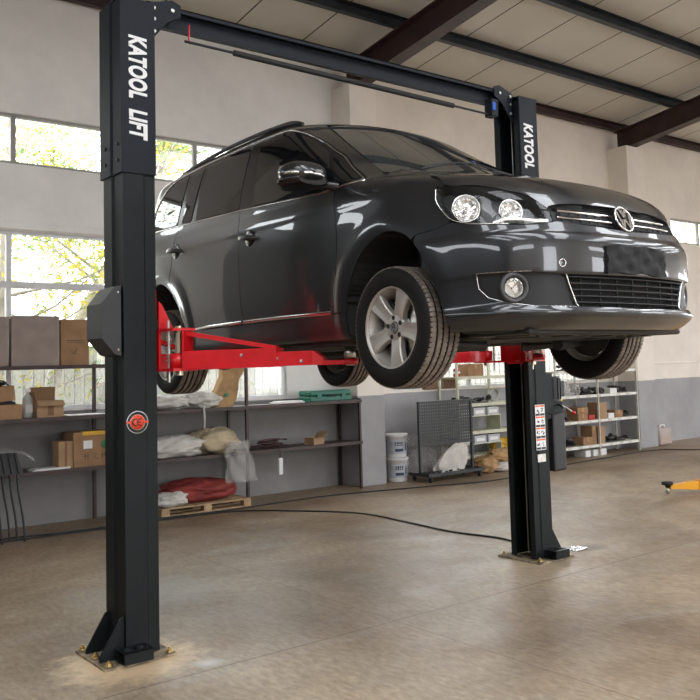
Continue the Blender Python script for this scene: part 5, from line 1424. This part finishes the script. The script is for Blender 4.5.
# ---------------------------------------------------------------- middle bay
def bucket(z, label, seed):
    t = thing('paint_bucket', label, 'bucket', (6.08, 4.88, z), seed*.5, 'stacked white buckets')
    MB().lathe([(.0001, 0), (.135, 0), (.140, .01), (.155, .30), (.162, .302), (.162, .322), (.156, .325)], None, 36).build('pail', M_['paper'], t)
    MB().lathe([(.168, .318), (.170, .330), (.165, .342), (.150, .338), (.0001, .336)], None, 36).build('lid', M_['paper'], t)
    mb = MB(); G = [[(rad*math.cos(a), rad*math.sin(a), zz) for zz, rad in ((.06, .1435), (.25, .1535))] for a in np.linspace(PI*1.05, PI*1.95, 24)]; mb.grid(G); mb.build('label_band', pmat('bucket_label', (.50, .53, .58), .4), t)
    t.rotation_euler = (0, 0, -.35)
    mb = MB()
    for (a0, a1, z0, z1) in ((-2.05, -1.95, .17, .23), (-1.85, -1.7, .17, .23), (-1.62, -1.5, .17, .23), (-1.42, -1.3, .17, .23), (-2.05, -1.2, .09, .13), (-1.0, -.8, .10, .22)):
        G = [[((.1445+.0525*zz)*math.cos(a), (.1445+.0525*zz)*math.sin(a), zz) for zz in (z0, z1)] for a in np.linspace(a0, a1, 6)]; mb.grid(G)
    mb.build('bucket_print', pmat('bucket_ink', (.04, .05, .10), .5), t)
    MB().tube([(-.172*math.cos(a), -.172*math.sin(a)*1.0, .29-.10*math.sin(a)) for a in np.linspace(0, PI, 16)], .004, 6).build('bail_handle', M_['steel'], t)
bucket(0, 'white printed bucket on the floor, lower of the stacked pair', 0); bucket(.343, 'white printed bucket, upper of the stacked pair', 1)
lump('clear_sack', 'clear plastic sack of packing standing on the floor right of the buckets', 'sack', 6.32, 6.78, 4.72, 5.10, 0, .46, M_['film'], 8, .12)
lump('silver_sack', 'shiny crumpled bag lying on top of the clear sack by the buckets', 'sack', 6.30, 6.70, 4.78, 5.05, .46, .62, M_['film'], 9, .2)
lump('film_bundle', 'loose bundle of clear film behind the pegboard trolley', 'plastic bag', 6.85, 7.15, 4.92, 5.15, 0, .50, M_['film'], 10, .2)
# pegboard trolley
def pegmat():
    m = pmat('pegboard', (.030, .033, .034), .45); nt = m.node_tree; N = nt.nodes; L = nt.links
    tc = N.new('ShaderNodeTexCoord'); mp = N.new('ShaderNodeMapping'); mp.inputs['Scale'].default_value = (1/.045,)*3; L.new(tc.outputs['Object'], mp.inputs['Vector'])
    fr = N.new('ShaderNodeVectorMath'); fr.operation = 'FRACTION'; L.new(mp.outputs[0], fr.inputs[0])
    sb = N.new('ShaderNodeVectorMath'); sb.operation = 'SUBTRACT'; sb.inputs[1].default_value = (.5, 0, .5); L.new(fr.outputs[0], sb.inputs[0])
    ml = N.new('ShaderNodeVectorMath'); ml.operation = 'MULTIPLY'; ml.inputs[1].default_value = (1, 0, 1); L.new(sb.outputs[0], ml.inputs[0])
    ln = N.new('ShaderNodeVectorMath'); ln.operation = 'LENGTH'; L.new(ml.outputs[0], ln.inputs[0])
    c = N.new('ShaderNodeMath'); c.operation = 'GREATER_THAN'; c.inputs[1].default_value = .24; L.new(ln.outputs['Value'], c.inputs[0]); L.new(c.outputs[0], N['Principled BSDF'].inputs['Alpha']); return m
M_['peg'] = pegmat(); M_['trolley'] = pmat('trolley_paint', (.030, .036, .038), .45)
t = thing('tool_trolley', 'dark grey pegboard trolley on castors in front of the pale racks', 'trolley', (6.70, 4.48, 0))
MB().box(-.50, .50, -.004, .004, .53, 1.12).build('pegboard', M_['peg'], t)
MB().box(-.53, .53, -.02, .02, 1.12, 1.145).build('top_rail', M_['trolley'], t); MB().box(-.50, .50, -.018, .018, .50, .53).build('lower_rail', M_['trolley'], t)
for x in (-.515, .515): MB().box(x-.015, x+.015, -.02, .02, .09, 1.12).build('side_post', M_['trolley'], t)
MB().box(-.55, .55, -.22, .22, .085, .10).box(-.55, .55, -.225, -.22, .085, .13).box(-.55, -.545, -.22, .22, .10, .13).box(.545, .55, -.22, .22, .10, .13).build('tray', M_['trolley'], t)
for x in (-.48, .48):
    for y in (-.18, .18):
        MB().cyl((x-.014, y, .034), (x+.014, y, .034), .034, 18).box(x-.02, x+.02, y-.02, y+.02, .062, .085).build('castor', M_['rubber'], t)
lump('white_sack', 'large dirty-white sack slumped on the pegboard trolley tray', 'sack', 6.30, 7.0, 4.30, 4.46, .100, .50, M_['cloth'], 11, .10, lean=.5, taper=.45)
mb = MB()
for k in range(14): a = (rr.uniform(-.45, .45), rr.uniform(-.19, -.06)); b = rr.uniform(0, PI); mb.cyl((a[0]-.08*math.cos(b), a[1]-.02*math.sin(b), .125+rr.random()*.03), (a[0]+.08*math.cos(b), a[1]+.02*math.sin(b), .125+rr.random()*.03), .013, 8)
tag(mb.build('loose_metal_parts', M_['iron'], loc=(6.75, 4.46, 0)), 'loose metal rods and fittings heaped on the trolley tray', 'metal parts', kind='stuff')
# pale racks (two bays left of the right column)
def rackunit(name, label, xs, yf, yb, zs, mat, top, tags_=4, depthboard=True):
    t = thing(name, label, 'shelf rack', (xs[0], yf, 0)); x0 = xs[0]
    for x in xs:
        for y in (yf, yb):
            MB().box(x-x0-.022, x-x0+.022, y-yf-.002, y-yf+.002, 0, top).box(x-x0-.022, x-x0-.018, y-yf-.02, y-yf+.02, 0, top).build('upright', mat, t)
    for z in zs:
        MB().box(xs[0]-x0, xs[-1]-x0, .0, yb-yf, z-.012, z).box(xs[0]-x0, xs[-1]-x0, -.006, .0, z-.045, z+.004).box(xs[0]-x0, xs[-1]-x0, yb-yf, yb-yf+.006, z-.045, z).build('shelf', mat, t)
        for a, b in zip(xs, xs[1:]):
            for k in range(tags_):
                w = (b-a)/tags_; c = a-x0+w*(k+.5); MB().box(c-w*.30, c+w*.30, -.009, -.006, z-.040, z-.006).build('label_card', M_['paper'], t)
    return t
rackunit('steel_rack', 'pale yellow-green steel rack left of the right lift column', (7.19, 8.29, 9.15), 4.72, 5.14, (.25, .62, 1.05, 1.475), M_['rack'], 2.1, 0)
rackunit('steel_rack', 'ivory steel rack with white label cards right of the right lift column', (9.35, 10.46, 11.60), 4.62, 5.12, (.20, .63, 1.07, 1.50), M_['rack2'], 1.85, 4)
def clearbin(x, z, label, w=.24):
    t = thing('parts_bin', label, 'bin', (x, 4.86, z), 0, 'clear parts bins on the pale rack')
    mb = MB(); mb.box(-w/2, w/2, -.12, .12, 0, .004); mb.box(-w/2, w/2, -.12, -.116, .004, .12); mb.box(-w/2, w/2, .116, .12, .004, .12); mb.box(-w/2, -w/2+.004, -.116, .116, .004, .12); mb.box(w/2-.004, w/2, -.116, .116, .004, .12)
    mb.build('tub', M_['bin'], t); MB().box(-w*.35, w*.35, -.123, -.120, .03, .08).build('label_card', M_['paper'], t)
    mb = MB()
    for k in range(9): mb.box(-w*.45+rr.random()*w*.7, -w*.2+rr.random()*w*.6, -.1, .1, .004, .03+rr.random()*.05, bev=.003)
    mb.build('contents', M_['iron'], t)
for row, (z, nm) in enumerate(((.62, 'middle'), (.25, 'bottom'))):
    for k, x in enumerate((7.36, 7.66, 7.96)):
        clearbin(x, z+.24 if row == 0 else z+.18, '%s clear parts bin in the %s row of the pale rack' % (['leftmost', 'centre', 'right-hand'][k], 'upper' if row == 0 else 'lower'), .25)
# the bins stand on low steps of iron stock
for z, nm in ((.62, 'upper'), (.25, 'lower')):
    h = .24 if z > .5 else .18
    mb = MB(); mb.box(-.46, .46, -.15, .14, h-.012, h)
    for x_ in (-.455, .445): mb.box(x_, x_+.01, -.15, .14, 0, h-.012)
    tag(mb.build('bin_riser', M_['rack'], loc=(7.66, 4.88, z)), 'thin pale steel stand under the %s row of clear bins' % nm, 'riser')
def parts_heap(x, y, z, w, d, h, label, seed, mat=None):
    r_ = random.Random(seed); mb = MB()
    for k in range(22):
        cx, cy = r_.uniform(-w/2, w/2)*.85, r_.uniform(-d/2, d/2)*.8; s = r_.uniform(.02, .05); M = T(cx, cy, s*.9+r_.random()*h*.55) @ RZ(r_.random()*3) @ RX(r_.random()*1.2)
        if k % 3: mb.box(-s*1.4, s*1.4, -s*.7, s*.7, -s*.5, s*.5, M=M, bev=.004)
        else: mb.lathe([(s*.4, -s*.4), (s, -s*.4), (s, s*.4), (s*.4, s*.4)], M, 14, closed=True)
    mb.box(-w*.4, w*.4, -d*.35, d*.35, 0, .02, bev=.004)
    tag(mb.build('metal_parts', mat or M_['iron'], loc=(x, y, z)), label, 'metal parts', kind='stuff')
parts_heap(7.62, 4.90, 1.05, .75, .3, .10, 'small dark metal parts piled on the third shelf of the pale rack', 1)
parts_heap(7.7, 4.90, .87 if 0 else .25+.01, .01, .01, .01, 'x', 2) if 0 else None
lump('white_rag', 'crumpled white rag on the third shelf of the pale rack', 'rag', 7.50, 7.80, 4.74, 4.95, 1.05, 1.15, M_['cloth'], 12, .25) if 0 else None
t = thing('wire_coil', 'silvery coil of wire on the third shelf of the pale rack', 'wire coil', (8.10, 4.86, 1.05))
mb = MB()
for k in range(6): mb.tube([(.10*math.cos(q*PI/10), .012*k-.03, .115+.10*math.sin(q*PI/10)) for q in range(20)], .006, 5, closed=True)
mb.build('coil', M_['steel'], t)
box_thing('brown_box', 'brown carton on the top shelf of the pale rack, directly under the red arm', 'box', 7.46, 7.80, 4.76, 5.0, 1.475, 1.67, M_['card'])
o = thing('red_tin', 'small red and white tin on the top shelf of the pale rack', 'tin', (7.31, 4.86, 1.475))
MB().lathe([(.0001, 0), (.055, 0), (.055, .12), (.05, .125), (.0001, .125)], None, 24).build('tin_body', M_['redbox'], o); MB().lathe([(.0555, .05), (.0555, .085)], None, 24).build('white_band', M_['paper'], o)
box_thing('dark_box', 'dark brown box on the window sill behind the left end of the pale rack', 'box', 6.92, 7.20, 5.17, 5.25, 1.29, 1.42, M_['brownbox'], tape=False)
box_thing('dark_box', 'dark brown box on the window sill just right of the first rack post', 'box', 7.32, 7.62, 5.17, 5.25, 1.29, 1.43, M_['brownbox'], tape=False)
# floor in front of the racks
lump('kraft_bag', 'torn brown paper bag slumped on the floor before the pale rack', 'paper bag', 7.36, 7.72, 4.36, 4.66, 0, .24, M_['kraft'], 13, .2)
lump('kraft_bag', 'wide folded brown paper bag on top of the floor heap before the pale rack', 'paper bag', 7.62, 8.15, 4.36, 4.66, .14, .33, M_['kraft'], 14, .22)
lump('white_sack', 'white sack on the floor under the folded brown paper bag', 'sack', 7.60, 8.25, 4.30, 4.66, 0, .15, M_['cloth'], 15, .12)
lump('yellow_roll', 'orange-yellow folded tarp beside the right lift column foot of the rack', 'tarp', 8.10, 8.42, 4.76, 5.05, .262, .46, pmat('yellow_tarp', (.62, .36, .02), .5, bump=.4, bscale=20), 16, .2)

# right-hand ivory rack contents
def put(kind, *a):
    pass
specs = [
 ('carton', 'flat brown carton on the second shelf of the ivory rack, left bay', 9.95, 10.20, .63, .75, M_['card']),
 ('carton', 'brown carton stacked on the flat one, second shelf of the ivory rack', 9.93, 10.22, .75, .86, M_['card']),
 ('red_box', 'red box beside the stacked cartons on the second shelf of the ivory rack', 10.23, 10.40, .63, .72, M_['redbox']),
 ('carton', 'light brown carton right of the centre post on the second shelf of the ivory rack', 10.52, 10.74, .63, .92, M_['card2']),
 ('carton', 'small brown carton at the right of the second shelf of the ivory rack', 10.98, 11.20, .63, .76, M_['card']),
 ('white_box', 'small white box on the second shelf of the ivory rack', 10.78, 10.95, .63, .72, M_['paper']),
 ('carton', 'squat brown carton on the bottom shelf of the ivory rack, left bay', 10.05, 10.30, .20, .34, M_['card']),
 ('carton', 'tall brown carton behind the centre post on the bottom shelf of the ivory rack', 10.30, 10.42, .20, .52, M_['card']),
 ('carton', 'narrow brown carton right of the centre post on the bottom shelf of the ivory rack', 10.50, 10.66, .20, .50, M_['card2']),
 ('white_box', 'tilted white box on the third shelf of the ivory rack, right bay', 10.86, 11.06, 1.07, 1.16, M_['paper']),
 ('white_box', 'little white box under the bottom shelf of the ivory rack, first of three', 10.10, 10.24, 0, .11, M_['paper']),
 ('white_box', 'little white box under the bottom shelf of the ivory rack, middle of three', 10.32, 10.46, 0, .11, M_['paper']),
 ('white_box', 'little white box under the bottom shelf of the ivory rack, right-hand of three', 10.54, 10.68, 0, .11, M_['paper']),
]
for nm, lb, a, b, z0, z1, m in specs: box_thing(nm, lb, 'box', a, b, 4.66, 4.92, z0+.0005, z1, m, tape=(m is M_['card']))
lump('clear_bag', 'clear bag of parts at the left end of the third shelf of the ivory rack', 'plastic bag', 9.45, 9.85, 4.68, 4.98, 1.07, 1.32, M_['film'], 17, .18)
lump('clear_bag', 'smaller clear bag beside the larger one on the third shelf of the ivory rack', 'plastic bag', 9.88, 10.12, 4.68, 4.96, 1.07, 1.26, M_['film'], 18, .2)
for x, z, w, lb, sd in ((10.28, 1.07, .3, 'dark engine parts left of the centre post on the third shelf of the ivory rack', 21), (10.66, 1.07, .3, 'dark engine parts right of the centre post on the third shelf of the ivory rack', 22), (11.3, 1.07, .4, 'dark fittings at the right end of the third shelf of the ivory rack', 23), (9.62, .63, .4, 'dark coils and parts at the left end of the second shelf of the ivory rack', 24), (11.40, .63, .25, 'dark fittings at the right end of the second shelf of the ivory rack', 25), (9.72, .20, .4, 'dark scrap at the left end of the bottom shelf of the ivory rack', 26), (11.1, .20, .6, 'dark scrap at the right end of the bottom shelf of the ivory rack', 27), (10.0, 1.50, .7, 'dark tools on the top shelf of the ivory rack, left bay', 28), (11.05, 1.50, .6, 'dark tools on the top shelf of the ivory rack, right bay', 29)):
    parts_heap(x, 4.84, z, w, .3, .12, lb, sd)
# jerrycan
t = thing('jerrycan', 'translucent jerrycan of reddish fluid with a red cap by the right wall', 'jerrycan', (12.72, 4.93, 0))
MB().box(-.20, .20, -.13, .13, .01, .20, bev=.03).build('fluid', pmat('pink_fluid', (.42, .20, .13), .4), t)
MB().box(-.205, .205, -.135, .135, .0, .33, bev=.04).build('can_body', (lambda m: (m.node_tree.nodes['Principled BSDF'].inputs['Alpha'].__setattr__('default_value', .55), m)[1])(pmat('milky_can', (.62, .55, .50), .35)), t)
MB().tube([(-.02, 0, .32), (.02, 0, .375), (.12, 0, .375), (.15, 0, .32)], .016, 8).build('handle', M_['paper'], t)
MB().lathe([(.0001, .0), (.035, 0), (.05, .05), (.0001, .055)], T(-.13, 0, .33), 20).build('red_cap', M_['redbox'], t)

# ---------------------------------------------------------------- cables on the floor and the yellow lift arm
def floor_cable(pts, r, label):
    tag(MB().tube([(x, y, r) for x, y in [(p[0], p[1]) for p in catmull([(a, b, 0) for a, b in pts], 8)]], r, 8).build('floor_cable', M_['cable']), label, 'cable')
floor_cable([(-1.5, 4.60), (.55, 4.52), (1.1, 4.40), (1.58, 4.38), (2.24, 4.44), (3.07, 4.36), (4.0, 4.40), (4.69, 4.36), (5.9, 4.02), (7.04, 3.74), (8.85, 4.15), (10.2, 4.28), (11.33, 4.40), (11.9, 4.25), (12.2, 3.76), (13.6, 3.2)], .009, 'long black cable running on the floor along the foot of the shelving')
floor_cable([(-1.5, 4.50), (.55, 4.36), (1.1, 4.34), (1.60, 4.30), (2.24, 4.34)], .008, 'shorter black cable beside the long one at the left edge of the floor')
floor_cable([(2.24, 4.33), (3.07, 4.22), (3.6, 3.62), (3.96, 2.94), (3.96, 2.2), (3.90, 1.37), (3.98, .80), (3.93, .45)], .009, 'black cable curving across the open floor to the foot of the right lift column')
M_['yellow'] = pmat('yellow_lift_paint', (.78, .36, .01), .35, coat=.3)
t = thing('yellow_lift', 'yellow swing arm with black pad reaching in at the right edge just above the floor', 'lift arm', (9.7, -.05, 0))
p, q = Vector((7.22-9.7, 1.10+.05, 0)), Vector((9.55-9.7, .05, 0)); d = (q-p).normalized()
mb = MB(); bar_between(mb, p+d*.02, p+d*.30, .09, .085, .125, .12, .065, .15); bar_between(mb, p+d*.28, p+d*.75, .12, .06, .155); bar_between(mb, p+d*.72, q, .17, .05, .20); mb.build('arm', M_['yellow'], t)
mb = MB(); bar_between(mb, p+d*.40, p+d*.45, .14, .05, .165); bar_between(mb, p+d*.68, p+d*.74, .18, .04, .20); mb.build('arm_collar', M_['yellow'], t)
MB().lathe([(.0001, .10), (.028, .10), (.028, .128), (.068, .132), (.070, .165), (.0001, .165)], T(*p), 24).build('rubber_pad', M_['rubber'], t)
MB().lathe([(.0001, .03), (.022, .03), (.022, .10), (.0001, .10)], T(*p), 16).build('pad_screw', M_['steel'], t)
MB().prism([(-.15, -.15), (.15, -.15), (.15, .15), (-.15, .15)], .02, 3.6).build('post', M_['yellow'], t)
MB().box(-.3, .3, -.3, .3, 0, .02).build('base_plate', M_['yellow'], t)
# crumpled foil scrap by the right column foot
G = []
for i in range(12):
    row = []
    for j in range(12): x, y = -.09+.18*i/11, -.08+.16*j/11; row.append((x, y, .006+.030*abs(mnoise.noise(Vector((x*26, y*26, 1))))*(1-(i-5.5)**2/40)))
    G.append(row)
tag(MB().grid(G, smooth=False).build('foil_scrap', pmat('foil', (.80, .82, .85), .25, metal=.7), loc=(4.10, -.05, 0)), 'crumpled bright foil scrap on the floor at the right lift column foot', 'scrap')
# ---------------------------------------------------------------- camera
cam_d = bpy.data.cameras.new('camera'); cam = bpy.data.objects.new('camera', cam_d); COL.objects.link(cam)
F_, pitch, roll, yaw, PX, PY = CAMP
f = Vector((math.sin(yaw)*math.cos(pitch), math.cos(yaw)*math.cos(pitch), math.sin(pitch)))
r = Vector((math.cos(yaw), -math.sin(yaw), 0)); u = r.cross(f)
r2 = r*math.cos(roll) + u*math.sin(roll); u2 = u*math.cos(roll) - r*math.sin(roll)
R = Matrix((r2, u2, -f)).transposed().to_4x4()
cam.matrix_world = Matrix.Translation(CAMC) @ R
cam_d.sensor_width = 36; cam_d.lens = F_*36/700; cam_d.shift_x = -PX/700; cam_d.shift_y = PY/700
cam_d.clip_start = .05; cam_d.clip_end = 300
scene.camera = cam
# ---------------------------------------------------------------- light: bright overcast sky through the openings
w = bpy.data.worlds.new('sky'); scene.world = w; w.use_nodes = True
bg = w.node_tree.nodes['Background']; bg.inputs[0].default_value = (.93, .96, 1.0, 1); bg.inputs[1].default_value = SKY
def portal(name, loc, rot, sx, sy):
    l = bpy.data.lights.new(name, 'AREA'); l.shape = 'RECTANGLE'; l.size = sx; l.size_y = sy
    o = bpy.data.objects.new(name, l); COL.objects.link(o); o.location = loc; o.rotation_euler = rot
    l.cycles.is_portal = True
for h in holesF: portal('daylight', ((h[0]+h[1])/2, Y0-WT-.02, (h[2]+h[3])/2), (PI/2, 0, 0), h[1]-h[0], h[3]-h[2])
for h in holesA+holesB: portal('daylight', ((h[0]+h[1])/2, Y1+WT+.02, (h[2]+h[3])/2), (-PI/2, 0, 0), h[1]-h[0], h[3]-h[2])
for a_, b_ in SKYL: portal('skylight', ((a_+b_)/2, -6.45, zf(-6.45)+.13), (0.1292, 0, 0), b_-a_, 6.35)
scene.view_settings.view_transform = 'Standard'; scene.view_settings.look = 'None'; scene.view_settings.gamma = 1; scene.view_settings.use_curve_mapping = False
scene.view_settings.exposure = EXPO
scene.cycles.max_bounces = 10; scene.cycles.diffuse_bounces = 6; scene.cycles.transparent_max_bounces = 16
scene.cycles.caustics_reflective = False; scene.cycles.caustics_refractive = False; scene.cycles.sample_clamp_indirect = 6
scene.cycles.use_denoising = True
